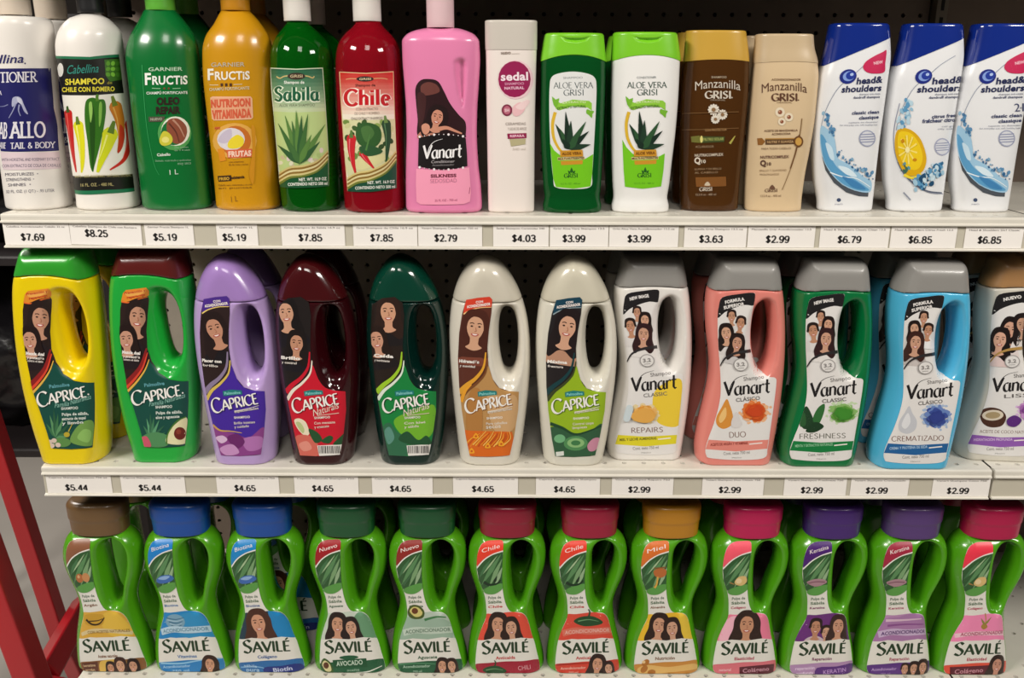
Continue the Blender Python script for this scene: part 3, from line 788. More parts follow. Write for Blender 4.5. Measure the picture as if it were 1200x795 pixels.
# ------------------------------------------------------------------ bottle families
def crop(x0, y0, x1, y1):
    return (x0, y0, min(795 / (y1 - y0), 1200 / (x1 - x0)))
CA, CB, CC, CD, CE = crop(0, 0, 250, 300), crop(230, 0, 480, 300), crop(460, 0, 710, 300), crop(700, 0, 960, 300), crop(940, 0, 1200, 300)
def px(cr, pts): return [(cr[0] + x / cr[2], cr[1] + y / cr[2]) for x, y in pts]
def rows_from(pl, rows, kd, zbase=0.0, depth=None):
    """rows (y, xl, xr) in photo pixels -> loft rows; kd = depth/width ratio of the section"""
    out = []; t = pl.tan()
    for r in rows:
        y, xl, xr = r[:3]; k = r[3] if len(r) > 3 else kd
        a, z = pl.sil(xl, y); b, _ = pl.sil(xr, y); e = (b - a) / 2; c = (a + b) / 2
        e2 = e / math.sqrt(1 + k * k * t * t); out.append((z, c - e2, c + e2, e2 * k))
    zs = [r[0] for r in out]; i = zs.index(min(zs)); lo = out[i]
    out.append((0.0, lo[1], lo[2], lo[3])); out = [r for r in out if r[0] > .004 or r[0] == 0.0]
    return out
def bottle(name, pl, label, cat, group=None):
    return empty(name, pl.loc(), label, cat, group)
def plastic(c, rough=.28, **k): return mat(c, rough, 'plastic', 'bottle_plastic', **k)
def part(name, me, m, parent, label=None):
    o = link(name, me, [m], parent)
    if label: o['label'] = label
    return o
def simple_cap(z0, z1, r, r2=None, n=2.0, kd=1.0, cx=0.0, ribs=0):
    r2 = r2 or r
    return Loft([(z0, cx - r, cx + r, r * kd), ((z0 + z1) / 2, cx - (r + r2) / 2, cx + (r + r2) / 2, (r + r2) / 2 * kd), (z1, cx - r2, cx + r2, r2 * kd)], n=n, rb=.0006, rt=.002)
R1 = {}
# 1 white conditioner, 2 white chile-and-rosemary shampoo
p = Place(47, 247.5, Z1, .077); R1[1] = p
p.loft = Loft(rows_from(p, [(20, -22+6, 62-6), (22.5, -22+1, 62-1.5), (27, -21, 63), (38, -20, 65), (75, -15, 68), (151, -5, 74), (211, 2.5, 82.5), (240, 6.5, 87.5)], 1.0), n=2, rb=.004, rt=.003)
p = Place(127, 247.3, Z1, .072); R1[2] = p
p.loft = Loft(rows_from(p, [(16.5, 95, 117.5), (20, 84, 126), (25, 77, 132), (38, 68, 143), (53, 65, 145.5), (68, 66, 147), (113, 73.6, 152.5), (170, 81, 158.5), (227, 88.7, 165), (240, 89.5, 165.5)], 1.0), n=2, rb=.004)
# 3, 4 big round-shouldered bottles
p = Place(208, 247.5, Z1, .066); R1[3] = p
p.loft = Loft(rows_from(p, [(12, 169, 206), (19, 165.5, 212), (26, 162, 218), (42, 153, 228.5), (57, 148.5, 233), (72, 148, 234.5), (98, 151, 237), (151, 157, 241.5), (205, 163.5, 246.5), (227, 166, 248.5), (240, 167.5, 250)], .8), n=2.1, rb=.005)
p = Place(290, 247.5, Z1, .062); R1[4] = p
p.loft = Loft(rows_from(p, [(13, 259, 293), (20, 255, 300), (28, 251, 306.5), (43, 241, 316), (60, 237.5, 320), (98, 239, 321.5), (170, 247, 325), (226, 252.6, 328.5), (241, 253.5, 329.5)], .8), n=2.1, rb=.005)
# 5, 6 clear round bottles
p = Place(364, 249, Z1, .070); R1[5] = p
p.loft = Loft(rows_from(p, [(23, 337, 360), (29, 335, 363), (36, 328.6, 371.6), (49, 320.6, 384), (60, 317.6, 389), (72, 317, 391.5), (113, 318.5, 393), (170, 324, 396.5), (226, 329, 399), (242, 331, 399.5)], 1.0), n=2, rb=.004)
p = Place(440, 250, Z1, .072); R1[6] = p
p.loft = Loft(rows_from(p, [(23, 418, 445), (30, 415, 448), (38, 405.6, 456.6), (53, 396, 467), (68, 393.6, 470.5), (94, 393.5, 472), (170, 398, 474), (226, 403, 476), (242, 404, 476)], 1.0), n=2, rb=.004)
# 7 pink conditioner with a grip recess
p = Place(521, 251, Z1, .052); R1[7] = p
rec = [p.sil(x, y) for x, y in px(CC, [(192, 190), (206, 178), (222, 177), (234, 186), (238, 205), (236, 260), (231, 310), (224, 345), (214, 330), (203, 295), (194, 240)])]
p.loft = Loft(rows_from(p, [(33, 496, 540), (35, 488, 545), (40, 477, 556), (49, 471.3, 562), (68, 471.8, 563), (98, 474, 561.5), (128, 476, 559.5), (158, 476.6, 559), (189, 476, 560.5), (219, 475.8, 563.8), (240, 476.2, 565)], .54), n=2.6, rb=.006, rt=.004, dents=[(rec, .0065, .0075)])
# 8 slim white bottle
p = Place(600, 250, Z1, .036); R1[8] = p
p.loft = Loft(rows_from(p, [(24, 568.8, 629), (40, 569, 629), (58, 569.3, 628.8), (113, 570, 627.5), (170, 571, 626.5), (242, 572, 626)], .6), n=3.2, rb=.003, rt=.002)
# 9, 10 lime-capped pair, 11, 12 chamomile pair
p = Place(670, 250.5, Z1, .044); R1[9] = p
p.loft = Loft(rows_from(p, [(39, 639, 706.6), (55, 636, 708), (72, 633.7, 709.5), (106, 633.2, 709), (151, 633, 707.5), (189, 634.8, 705.6), (219, 636.7, 703.8), (231, 638, 702.5), (234.5, 637.5, 703), (238, 636, 704.5), (247, 636.5, 704)], .6), n=2.5, rb=.003, rt=.003)
p = Place(749, 250.3, Z1, .044); R1[10] = p
p.loft = Loft(rows_from(p, [(38, 719, 792.5), (55, 717.5, 795), (70, 716.6, 796.5), (113, 715.6, 794.5), (151, 715.8, 791.5), (189, 716.5, 787), (215, 717.5, 784), (231, 718.5, 781.5), (234.5, 718, 782), (238, 716.5, 783.5), (247, 716.8, 783)], .6), n=2.5, rb=.003, rt=.003)
p = Place(831, 248.3, Z1, .044); R1[11] = p
p.loft = Loft(rows_from(p, [(36, 804, 873), (55, 803, 875.5), (72, 801.5, 877), (90, 800, 877), (113, 798, 876), (151, 796.8, 872.5), (189, 796.5, 868.5), (226, 796.6, 865), (242, 797, 864)], .6), n=2.6, rb=.003, rt=.002)
p = Place(905, 249, Z1, .044); R1[12] = p
p.loft = Loft(rows_from(p, [(40, 886, 952), (55, 884.5, 953), (72, 882.5, 957), (94, 880, 958.3), (132, 876.5, 955), (170, 874, 949), (207, 872, 942), (234, 871.5, 938.5), (243, 872, 938)], .6), n=2.6, rb=.003, rt=.002)
# 13-15 blue-capped, slanted cap line
p = Place(1070, 249.5, Z1, .046); R1[14] = p
p.loft = Loft(rows_from(p, [(28, 1058, 1126.5), (50, 1053, 1128), (72, 1047, 1127.5), (94, 1040, 1124), (132, 1034, 1118), (170, 1032, 1112), (211, 1034, 1106.5), (242, 1038, 1102.5)], .6), n=2.6, rb=.004, rt=.003)
R1[13] = Place(989, 249.5, Z1, .046); R1[15] = Place(1147, 250, Z1, .046)
for i in (13, 15): R1[i].loft = R1[14].loft

for i, cx_, cr_x in ((9, 565, CC), (10, 150, CD)):   # thumb notch in the lime caps
    q = [R1[i].sil(*a) for a in px(cr_x, [(cx_ - 50, 112), (cx_ - 20, 118), (cx_ + 20, 118), (cx_ + 50, 112), (cx_ + 30, 131), (cx_, 136), (cx_ - 30, 131)])]
    R1[i].loft.dents = [(q, .0035, .0035)]
def arch(lo, mid, half):   # cap line: higher in the middle of the front
    return lambda x: lo + (mid - lo) * max(0, 1 - (x / half) ** 2)
G1 = 'bottles on the top shelf'
B1 = {}
def std(i, name, label, cat, bodym, capm, capz=None, capline=None, cap=None, split=True, notch=False):
    p = R1[i]; t = bottle(name, p, label, cat, G1); B1[i] = t; L = p.loft
    if capline:
        zmax = max(capline(x) for x in np.linspace(-.04, .04, 41))
        part('bottle_body', L.mesh('bottle_body', zhi=min(zmax + .004, L.z1 - .004)), bodym, t)
        part('cap', L.mesh('cap', zlo=min(capline(x) for x in np.linspace(-.04, .04, 41)), zhi=L.z1, off=.0006, zb=capline, nz=64 if L.dents else 24, seg=160 if L.dents else 72), capm, t)
    else:
        part('bottle_body', L.mesh('bottle_body', seg=160 if L.dents else 72, nz=120 if L.dents else 46), bodym, t)
        part('cap', cap.mesh('cap', nz=8, seg=48), capm, t)
    return t
def zat(i, y): return R1[i].sil(600, y)[1]
def xat(i, x, y=100): return R1[i].sil(x, y)[0]
WHITE = plastic('e6e1da', .3, sss=.05)
p = R1[1]; std(1, 'conditioner_bottle', 'large white round conditioner bottle with navy label, at the left end', 'bottle', WHITE, plastic('cdbfae', .35), cap=simple_cap(zat(1, 20), zat(1, -24), .0185, cx=xat(1, 16, 10)))
std(2, 'shampoo_bottle', 'white round-shouldered bottle printed with red, yellow and green chili peppers', 'bottle', WHITE, plastic('1d1d1f', .35), cap=simple_cap(zat(2, 17), zat(2, -24), .0145, cx=xat(2, 106, 10)))
std(3, 'shampoo_bottle', 'plain dark green round-shouldered bottle with lighter green cap', 'bottle', plastic('0a6a2e', .25, coat=.3), plastic('5fae3a', .3), cap=simple_cap(zat(3, 14), zat(3, -24), .0165, cx=xat(3, 188, 8)))
std(4, 'shampoo_bottle', 'golden yellow bottle with round shoulders and orange pink print', 'bottle', plastic('c68d12', .25, coat=.3), plastic('bf8218', .3), cap=simple_cap(zat(4, 14), zat(4, -24), .0165, cx=xat(4, 276, 8)))
std(5, 'shampoo_bottle', 'clear green round bottle with white cap and aloe plant label', 'bottle', mat('0b8a1c', .06, 'clear', 'clear_green', trans=.75), plastic('dcd7cf', .35), cap=simple_cap(zat(5, 26), zat(5, -24), .0155, cx=xat(5, 348, 12)))
std(6, 'shampoo_bottle', 'clear red round bottle with white cap and red chili label', 'bottle', mat('b31326', .06, 'clear', 'clear_red', trans=.55), plastic('dcd7cf', .35), cap=simple_cap(zat(6, 26), zat(6, -24), .0162, cx=xat(6, 430, 12)))
std(7, 'conditioner_bottle', 'broad pink bottle with a grip recess and a black oval label', 'bottle', plastic('e283ae', .25, coat=.3), plastic('d9b9bd', .35), cap=simple_cap(zat(7, 33), zat(7, -24), .0157, cx=xat(7, 516, 16)))
zc8 = zat(8, 58.5); std(8, 'shampoo_bottle', 'slim white flat bottle with a round magenta badge', 'bottle', plastic('e9dfd8', .3, sss=.05), plastic('c9c2b8', .3), capline=lambda x: zc8)
for i, yl, ym in ((9, 72, 64), (10, 71, 64), (11, 71.5, 69), (12, 73, 71)):
    hw = (xat(i, 1) and (R1[i].loft.at(zat(i, yl))[1])); cx = R1[i].loft.at(zat(i, yl))[0]
    fn = (lambda lo, mid, h, c: (lambda x: arch(lo, mid, h)(x - c)))(zat(i, yl), zat(i, ym), hw, cx)
    nm, lb, bmt, cm = {9: ('shampoo_bottle', 'dark green flat bottle with lime green cap', mat('0a5a25', .1, 'clear', 'clear_dark_green', trans=.35), plastic('79c626', .28)),
        10: ('conditioner_bottle', 'white flat bottle with lime green cap', plastic('ecebe8', .25, coat=.4), plastic('79c626', .28)),
        11: ('shampoo_bottle', 'dark brown see-through flat bottle with gold cap', mat('5f3a18', .1, 'clear', 'clear_brown', trans=.45), plastic('c39a3c', .3)),
        12: ('conditioner_bottle', 'beige flat bottle with matching beige cap', plastic('d1b893', .3), plastic('c4ad8a', .32))}[i]
    std(i, nm, lb, 'bottle', bmt, cm, capline=fn)
L = R1[14].loft
(xa, za), (xm, zm), (xb, zb_) = [R1[14].sil(*q) for q in px(CE, [(285, 197), (390, 160), (498, 131)])]
za -= .003; zb_ += .006
hs_line = lambda x: za + (zb_ - za) * min(max((x - xa) / (xb - xa), 0), 1) ** .9
HSW = plastic('e3e4e6', .28, sss=.05); HSB = mat('10297f', .12, 'plastic', 'deep_blue_plastic', coat=.5)
for i, lb in ((13, 'white bottle with slanted blue cap and water splash, nearest the beige bottle'), (14, 'white bottle with slanted blue cap and a lemon slice print'), (15, 'white bottle with slanted blue cap marked 2in1, cut by the right edge')):
    if i == 13: std(13, 'shampoo_bottle', lb, 'bottle', HSW, HSB, capline=hs_line)
    else: B1[i] = dup(B1[13], R1[i].loc(), lb, G1)

# ------------------------------------------------------------------ middle row
C6, CG, CW = crop(410, 280, 630, 590), crop(0, 280, 240, 590), crop(610, 280, 820, 590)
G2 = 'handled bottles on the middle shelf'; R2 = {}; B2 = {}
def flat_depth(top, B, lo=None, zl=0.0):
    """half depth along height, closing over a dome"""
    def f(z):
        b = B
        if lo and z < zl: b = lo + (B - lo) * (z / zl)
        return max(b, .002)
    return f
for i, (x, y) in {1: (94, 545), 2: (199, 543), 3: (287, 546), 4: (377, 546), 5: (478, 546), 6: (570, 546.5), 7: (667, 547), 8: (752, 541), 9: (855, 547), 10: (951, 548.5), 11: (1058, 551.5), 12: (1157, 542)}.items():
    R2[i] = Place(x, y, Z2, .062)
def outline(pl, cr, pts, ext=True, k=1.0, n=6):
    q = [pl.sil(*a) for a in px(cr, pts)]
    P = cat_rom(q, False, n)
    if ext: P = np.concatenate([P, [(P[-1][0], -.05), (P[0][0], -.05)]])
    P[:, 0] *= k
    return P
# rounded dome bottle (five of them)
pl = R2[6]
dome_out = outline(pl, C6, [(338, 672), (330, 640), (320, 560), (310, 470), (302, 390), (298, 310), (300, 240), (308, 180), (322, 130), (345, 86), (372, 56), (400, 45), (430, 52), (458, 70), (482, 102), (508, 150), (528, 210), (539, 270), (543, 340), (540, 420), (532, 500), (522, 580), (511, 645), (504, 672)])
dome_hole = cat_rom([pl.sil(*a) for a in px(C6, [(470, 198), (488, 207), (500, 240), (505, 290), (502, 345), (492, 380), (478, 390), (463, 378), (453, 340), (448, 290), (450, 240), (458, 210)])], True, 5)
bowl = cat_rom([pl.sil(*a) for a in px(C6, [(470, 175), (500, 190), (515, 240), (517, 300), (515, 380), (505, 420), (485, 437), (460, 430), (440, 400), (428, 350), (425, 290), (430, 230), (445, 190)])], True, 5)
DOME = Hollow(dome_out, dome_hole, flat_depth(.27, .030), R=.026, Rh=.012, m=2.4, bowl=(bowl, .008, .35))
zc = pl.sil(*px(C6, [(400, 176)])[0])[1]
dome_body, dome_cap = DOME.mesh('bottle_body', zhi=zc - .0003), DOME.mesh('cap', zlo=zc + .0005)
def family(i, name, label, bodyme, capme, bodym, capm, R, B, G):
    p = R[i]; t = bottle(name, p, label, 'bottle', G); B[i] = t
    for nm, me, m in (('bottle_body', bodyme, bodym), ('cap', capme, capm)):
        o = bpy.data.objects.new(nm, me); C.objects.link(o); o.parent = t
        if not me.materials: me.materials.append(m)
        o.material_slots[0].link = 'OBJECT'; o.material_slots[0].material = m
    return t
for i, lb, c, cc, r in ((3, 'lilac dome-topped bottle with a violet label', 'b79bd0', 'a17fc0', .25), (4, 'dark red dome-topped bottle with a bright red label', '30060c', '420c10', .13), (5, 'dark green dome-topped bottle with a lime and green label', '04251f', '073c2d', .13),
        (6, 'pearl white dome-topped bottle with an orange label', 'dad4c6', 'cbc4b4', .22), (7, 'pearl white dome-topped bottle with a lime green label', 'd8d4c6', 'cbc5b2', .22)):
    family(i, 'shampoo_bottle', lb, dome_body, dome_cap, plastic(c, r, coat=.4), plastic(cc, r, coat=.4), R2, B2, G2)
# flip-cap bottle (yellow, green)
pl = R2[2]; kx = .97
flip_out = outline(pl, CG, [(420, 664), (412, 652), (400, 610), (385, 560), (368, 490), (352, 405), (340, 310), (335, 220), (335, 150), (340, 105), (352, 60), (366, 26), (400, 20), (480, 18), (550, 22), (566, 50), (576, 90), (582, 125), (590, 170), (598, 250), (604, 350), (606, 450), (606, 540), (603, 610), (598, 640), (592, 658)], k=kx)
flip_hole = cat_rom([(pl.sil(*a)[0] * kx, pl.sil(*a)[1]) for a in px(CG, [(505, 158), (525, 162), (545, 190), (558, 240), (562, 300), (556, 338), (540, 350), (524, 340), (510, 300), (500, 250), (494, 200)])], True, 5)
flip_bowl = cat_rom([(pl.sil(*a)[0] * kx, pl.sil(*a)[1]) for a in px(CG, [(470, 130), (510, 122), (550, 140), (572, 200), (578, 290), (570, 370), (545, 398), (515, 395), (485, 370), (460, 310), (448, 240), (450, 170)])], True, 5)
FLIP = Hollow(flip_out, flip_hole, flat_depth(.27, .031), R=.022, Rh=.012, m=2.4, bowl=(flip_bowl, .010, .4))
z0, z1 = pl.sil(*px(CG, [(345, 108)])[0])[1], pl.sil(*px(CG, [(455, 94)])[0])[1]
fcap = lambda x: z0 + (z1 - z0) * max(0, 1 - (x / .045) ** 2)
flip_body = FLIP.mesh('bottle_body', zhif=fcap); flip_cap = FLIP.mesh('cap', zlof=lambda x: fcap(x) + .0007, grow=.03)
for i, lb, c, cc in ((1, 'bright yellow bottle with a green cap and a looped handle', 'e9cd08', '2f9a2c'), (2, 'bright green bottle with a maroon cap and a looped handle', '1fa63c', '5a1a18')):
    family(i, 'shampoo_bottle', lb, flip_body, flip_cap, plastic(c, .25, coat=.4), plastic(cc, .28), R2, B2, G2)
# waisted grey-capped bottle (five)
pl = R2[8]
van_out = outline(pl, CW, [(276, 664), (262, 648), (257, 600), (264, 545), (278, 480), (290, 420), (294, 370), (290, 320), (282, 265), (277, 200), (279, 150), (286, 120), (300, 72), (308, 48), (330, 42), (450, 44), (478, 52), (490, 75), (498, 125), (505, 170), (511, 240), (513, 320), (510, 400), (503, 480), (493, 555), (482, 625), (474, 655), (466, 666)])
van_hole = cat_rom([pl.sil(*a) for a in px(CW, [(437, 170), (452, 180), (463, 225), (465, 285), (457, 340), (440, 368), (425, 355), (414, 305), (411, 245), (419, 195)])], True, 5)
van_bowl = cat_rom([pl.sil(*a) for a in px(CW, [(440, 155), (470, 170), (482, 230), (482, 300), (472, 360), (450, 392), (420, 385), (395, 350), (378, 300), (376, 250), (390, 190), (412, 162)])], True, 5)
VAN = Hollow(van_out, van_hole, flat_depth(.27, .029), R=.020, Rh=.010, m=2.5, bowl=(van_bowl, .010, .35))
z0, z1 = pl.sil(*px(CW, [(283, 138)])[0])[1], pl.sil(*px(CW, [(390, 130)])[0])[1]
vcap = lambda x: z0 + (z1 - z0) * max(0, 1 - (x / .046) ** 2)
van_body = VAN.mesh('bottle_body', zhif=vcap); van_cap = VAN.mesh('cap', zlof=lambda x: vcap(x) + .0007, grow=.0)
GREY = plastic('8f8d89', .32)
for i, lb, c, cc in ((8, 'white waisted bottle with a grey cap and honey print', 'e3dfd9', GREY), (9, 'salmon pink waisted bottle with a grey cap', 'e0857a', GREY), (10, 'green waisted bottle with a grey cap and mint leaf print', '04703a', GREY), (11, 'sky blue waisted bottle with a grey cap', '4fb4dc', GREY), (12, 'off-white waisted bottle with a tan cap and coconut print, at the right edge', 'cfcabd', plastic('a67c50', .35))):
    family(i, 'shampoo_bottle', lb, van_body, van_cap, plastic(c, .25, coat=.4), cc, R2, B2, G2)
B2[12].rotation_euler.z = -.10

# ------------------------------------------------------------------ bottom row
CS = crop(440, 570, 650, 795)
G3 = 'green bottles on the bottom shelf'; R3 = {}; B3 = {}
x3 = [137, 228, 320, 413.5, 503.5, 593, 685, 776, 867, 956, 1045, 1134]
for i in range(12):
    X = atY(x3[i], 750, .052)[0]; R3[i + 1] = Place(x3[i], 792, Z3, .058, X=X, Y=.021)
    R3[i + 1].X = X
pl = R3[6]
sav_out = outline(pl, CS, [(410, 795), (395, 770), (386, 735), (383, 695), (387, 645), (396, 590), (410, 535), (422, 488), (424, 450), (415, 410), (400, 365), (388, 325), (383, 285), (388, 245), (404, 208), (428, 184), (450, 172), (545, 168), (640, 172), (668, 184), (692, 212), (704, 255), (704, 300), (694, 345), (676, 390), (660, 430), (652, 470), (656, 520), (670, 585), (685, 640), (696, 695), (697, 735), (690, 770), (676, 795)])
sav_hole = cat_rom([pl.sil(*a) for a in px(CS, [(575, 216), (605, 206), (635, 218), (650, 250), (650, 290), (640, 335), (624, 380), (612, 425), (600, 450), (584, 452), (572, 425), (564, 370), (560, 300), (562, 245)])], True, 5)
sav_bowl = cat_rom([pl.sil(*a) for a in px(CS, [(570, 200), (605, 192), (645, 205), (664, 240), (664, 300), (650, 350), (636, 400), (625, 460), (608, 490), (584, 492), (562, 462), (550, 390), (546, 300), (550, 235)])], True, 5)
SAV = Hollow(sav_out, sav_hole, flat_depth(.27, .028), R=.026, Rh=.010, m=2.2, bowl=(sav_bowl, .010, .25))
zs = pl.sil(*px(CS, [(545, 176)])[0])[1]
sav_body = SAV.mesh('bottle_body', zhi=zs + .004)
cl, cr_ = pl.sil(*px(CS, [(434, 170)])[0])[0], pl.sil(*px(CS, [(658, 170)])[0])[0]
cxm, chw = (cl + cr_) / 2, (cr_ - cl) / 2
SAVCAP = Loft([(zs - .002, cxm - chw, cxm + chw, .0245), (zs + .012, cxm - chw - .0008, cxm + chw + .0008, .025), (zs + .0195, cxm - chw - .0014, cxm + chw + .0014, .0255), (zs + .021, cxm - chw - .0022, cxm + chw + .0022, .0262), (zs + .038, cxm - chw - .0026, cxm + chw + .0026, .0264), (zs + .046, cxm - chw + .001, cxm + chw - .001, .024)], n=2.5, rb=.002, rt=.005)
sav_cap = SAVCAP.mesh('cap', nz=30)
SGREEN = plastic('4f9c14', .25, coat=.35)
sav_caps = ['6d5233', '134a9c', '134a9c', '14502c', '14502c', '8e1430', '9a1436', 'b57c1c', 'b81450', '43236f', '553a75', 'b01448']
sav_lbl = ['with a bronze cap, at the left end', 'with a blue cap, standing next to the bronze-capped one', 'with a blue cap and a portrait above the lettering', 'with a dark green cap and two women above the lettering', 'with a dark green cap and an avocado half above the lettering', 'with a crimson cap and two women above the lettering', 'with a crimson cap and a green chili above the lettering', 'with a gold cap', 'with a pink cap and a woman above the lettering', 'with a violet cap and three people above the lettering', 'with a dull purple cap and a lilac label', 'with a pink cap, at the right end of the row']
for i in range(12):
    family(i + 1, 'shampoo_bottle', 'lime green hourglass bottle ' + sav_lbl[i], sav_body, sav_cap, SGREEN, plastic(sav_caps[i], .3, coat=.25), R3, B3, G3)
# ------------------------------------------------------------------ printed labels, top row
def lab(pl, H, region, edge=None):
    return Label(pl.mapper(H, crop(*region), edge), H)
def L1(i, region): return lab(R1[i], R1[i].loft.H, region, R1[i].loft.at)
def aloe(l, x, y, s, cols=('1d3a1c', '2f5a2b', '16301a'), tips=((-60, -95), (-35, -150), (-8, -190), (20, -160), (60, -140), (100, -100), (105, -45), (80, -10)), w=26):
    for k, (dx, dy) in enumerate(tips): l.leaf(cols[k % len(cols)], x, y, x + dx * s, y + dy * s, w * s)
def drops(l, cols, x0, y0, x1, y1, n, r, seed=1):
    rd = random.Random(seed)
    for k in range(n):
        t = rd.random(); q = r * (.4 + rd.random()); l.ell(rd.choice(cols), x0 + (x1 - x0) * t + rd.uniform(-r, r) * 2, y0 + (y1 - y0) * t + rd.uniform(-r, r) * 2, q * .7, q, rd.uniform(-40, 40), 9); l.layer -= 1
    l.layer += 1
def lines(l, col, rows, h, **k):
    for t, x0, y0, x1, y1 in rows: l.txt(col, t, x0, y0, x1, y1, h, **k)

# 1 navy label of the white conditioner
l = L1(1, (0, 60, 90, 250)); NAVY = '1b1a5c'
l.poly(NAVY, [(-46, 86), (255, 84), (283, 280), (311, 486), (160, 492), (4, 490), (-22, 290)])
l.poly('d9c6cc', [(2, 493), (160, 496), (312, 490), (325, 572), (160, 580), (16, 580)])
W_ = 'dcd9e0'
l.ptxt(W_, 'CONDI', -50, 150, -3, 151, 46, wide=.17, thin=.12, nib=0, serif=.17); l.ptxt(W_, 'TIONER', 2, 152, 186, 148, 46, wide=.17, thin=.12, nib=0, serif=.18)
l.ptxt(W_, 'PARA', -34, 214, 10, 214, 18, wide=.17, thin=.12, nib=0, serif=.16)
l.blob('a9acc8', [(62, 232), (84, 222), (105, 232), (118, 262), (138, 308), (120, 296), (104, 262), (92, 250), (78, 262), (60, 272)]); l.blob('c9cbdc', [(84, 226), (104, 236), (112, 262), (98, 256), (86, 244)])
l.line('8f93b6', [(96, 262), (92, 290), (102, 318)], 9, 3); l.line('8f93b6', [(78, 258), (64, 292), (44, 328)], 8, 3); l.line('7a7ea6', [(40, 262), (20, 270), (-5, 272)], 5, 2)
l.ptxt(W_, 'CAB', -26, 425, 36, 426, 72, wide=.21, thin=.13, nib=0, serif=.17); l.ptxt(W_, 'ALLO', 46, 424, 226, 420, 72, wide=.21, thin=.13, nib=0, serif=.18)
l.ptxt(W_, 'MANE', -14, 474, 28, 477, 27, wide=.17, thin=.12, nib=0, serif=.16); l.ptxt(W_, 'TAIL & BODY', 52, 478, 274, 472, 27, wide=.17, thin=.12, nib=0, serif=.16)
l.txt('24235f', 'Cabe', -40, 58, -8, 60, 44, shear=.3); l.txt('24235f', 'llina', -4, 60, 116, 56, 44, .012, .3); l.ell('24235f', 124, 60, 4, 4)
lines(l, '4b4460', [('WITH HORSETAIL AND ROSEMARY EXTRACT', 8, 540, 292, 536), ('CON EXTRACTO DE COLA DE CABALLO', 12, 570, 302, 566)], 15)
lines(l, '5b5566', [('MOISTURIZES  •', 26, 612, 188, 608), ('STRENGTHENS  •', 30, 638, 168, 634), ('SHINES  •', 40, 664, 152, 660), ('32 FL. OZ. (1 QT.) - .95 LITER', 30, 696, 268, 690)], 15)
l.build('label', B1[1], 'navy blue printed label')

# 2 chili peppers label
l = L1(2, (60, 60, 170, 250))
l.poly('1c6f4a', [(20, 24), (190, 28), (353, 16), (358, 32), (190, 42), (24, 38)])
l.poly('14140f', [(23, 36), (190, 41), (357, 30), (376, 205), (210, 216), (52, 214)])
l.poly('e9e5da', [(52, 213), (210, 217), (376, 205), (416, 600), (260, 610), (104, 604)])
l.poly('14140f', [(104, 603), (260, 610), (416, 599), (428, 668), (270, 680), (114, 672)])
l.poly('1c6f4a', [(114, 671), (270, 680), (428, 667), (432, 684), (275, 698), (118, 690)])
l.ell('d8d6cf', 46, 92, 15, 34, 0); l.ell('222', 42, 92, 8, 22, 0) if False else None
l.txt('2f8a7c', 'Cabellina', 76, 112, 232, 104, 44, .0, .25)
l.poly('3b6a20', [(262, 42), (342, 38), (356, 140), (290, 150), (268, 120)])
for k in range(9): l.ell(['5f9a2c', '78b53a', '4b8427'][k % 3], 280 + 24 * (k % 3), 60 + 27 * (k // 3), 10, 12, 20 * k, 10); l.layer -= 1
l.layer += 1
l.txt('e0d23c', 'SHAMPOO', 70, 165, 262, 160, 30, .03); l.txt('b9ad3c', 'de', 276, 162, 300, 160, 14)
l.txt('e0d23c', 'CHILE CON ROMERO', 54, 200, 312, 196, 24, .03)
l.chili('c11f16', [(84, 305), (96, 400), (108, 500), (124, 594)], 40, '3d5a20', 'e8695a')
l.chili('d8d416', [(134, 365), (148, 450), (154, 540), (150, 596)], 50, '5c7a22', 'f0ee80')
l.blob('2f6a14', [(170, 250), (200, 228), (232, 236), (262, 240), (270, 290), (258, 380), (238, 470), (214, 560), (206, 592), (192, 560), (180, 450), (166, 340)]); l.blob('1d4a0c', [(200, 250), (216, 330), (214, 480), (206, 585), (194, 480), (190, 330)]); l.blob('8fbf5a', [(186, 262), (200, 250), (204, 300), (194, 350)]); l.blob('7db04a', [(236, 262), (250, 256), (248, 330), (236, 370)]); l.line('4f7d24', [(228, 245), (226, 222), (232, 214)], 16, 12)
l.chili('cdd41a', [(290, 410), (272, 470), (250, 530), (228, 594)], 78, '5c7a22', 'e8ec78')
l.chili('c2751c', [(318, 275), (338, 340), (344, 420), (330, 496)], 64, '6b7a24', 'd9a04a'); l.blob('b8321a', [(340, 360), (362, 400), (352, 470), (328, 500), (334, 440)])
l.chili('c5261a', [(384, 360), (386, 440), (360, 530), (290, 582)], 44, '3d5a20', 'e0675a')
lines(l, 'b8ad74', [('WITH 100% ROSEMARY NATURAL EXTRACTS', 116, 622, 412, 614)], 14); lines(l, 'b8ad74', [('16 FL. OZ. - 480 ML.', 146, 664, 308, 660)], 16)
l.build('label', B1[2], 'black, white and green label with chili peppers')

# 3, 4 big bottles
def brand_block(l, col, col2, x, y, w, h, g):
    l.txt(col2, 'GARNIER', x + .08 * w, y - h * 1.5, x + .88 * w, y - h * 1.55, g, .015)
    V, T = glyphs('F', .03); l.fit(col, V, T, x, y + h * .02, x + .145 * w, y, h * 1.3); l.txt(col, 'RUCTiS', x + .17 * w, y, x + w, y - h * .06, h, .03)
l = L1(3, (150, 60, 250, 220)); l.line('2f9a55', [(82, 80), (92, 250), (112, 460), (150, 650), (182, 722)], 4, 2)
brand_block(l, 'e9efe6', 'b9d8bb', 100, 194, 248, 52, 22)
l.line('8fc79b', [(140, 216), (190, 218)], 4); l.line('8fc79b', [(260, 218), (306, 216)], 4); [l.ell('7b3a2a', x, 217, 6, 6) for x in (212, 238)]
l.txt('e0eadf', 'CHAMPÚ FORTIFICANTE', 108, 252, 348, 248, 16, .02)
l.txt('2a1512', 'OLEO', 168, 312, 302, 308, 44, .05); l.txt('2a1512', 'REPAIR', 164, 366, 306, 362, 44, .05)
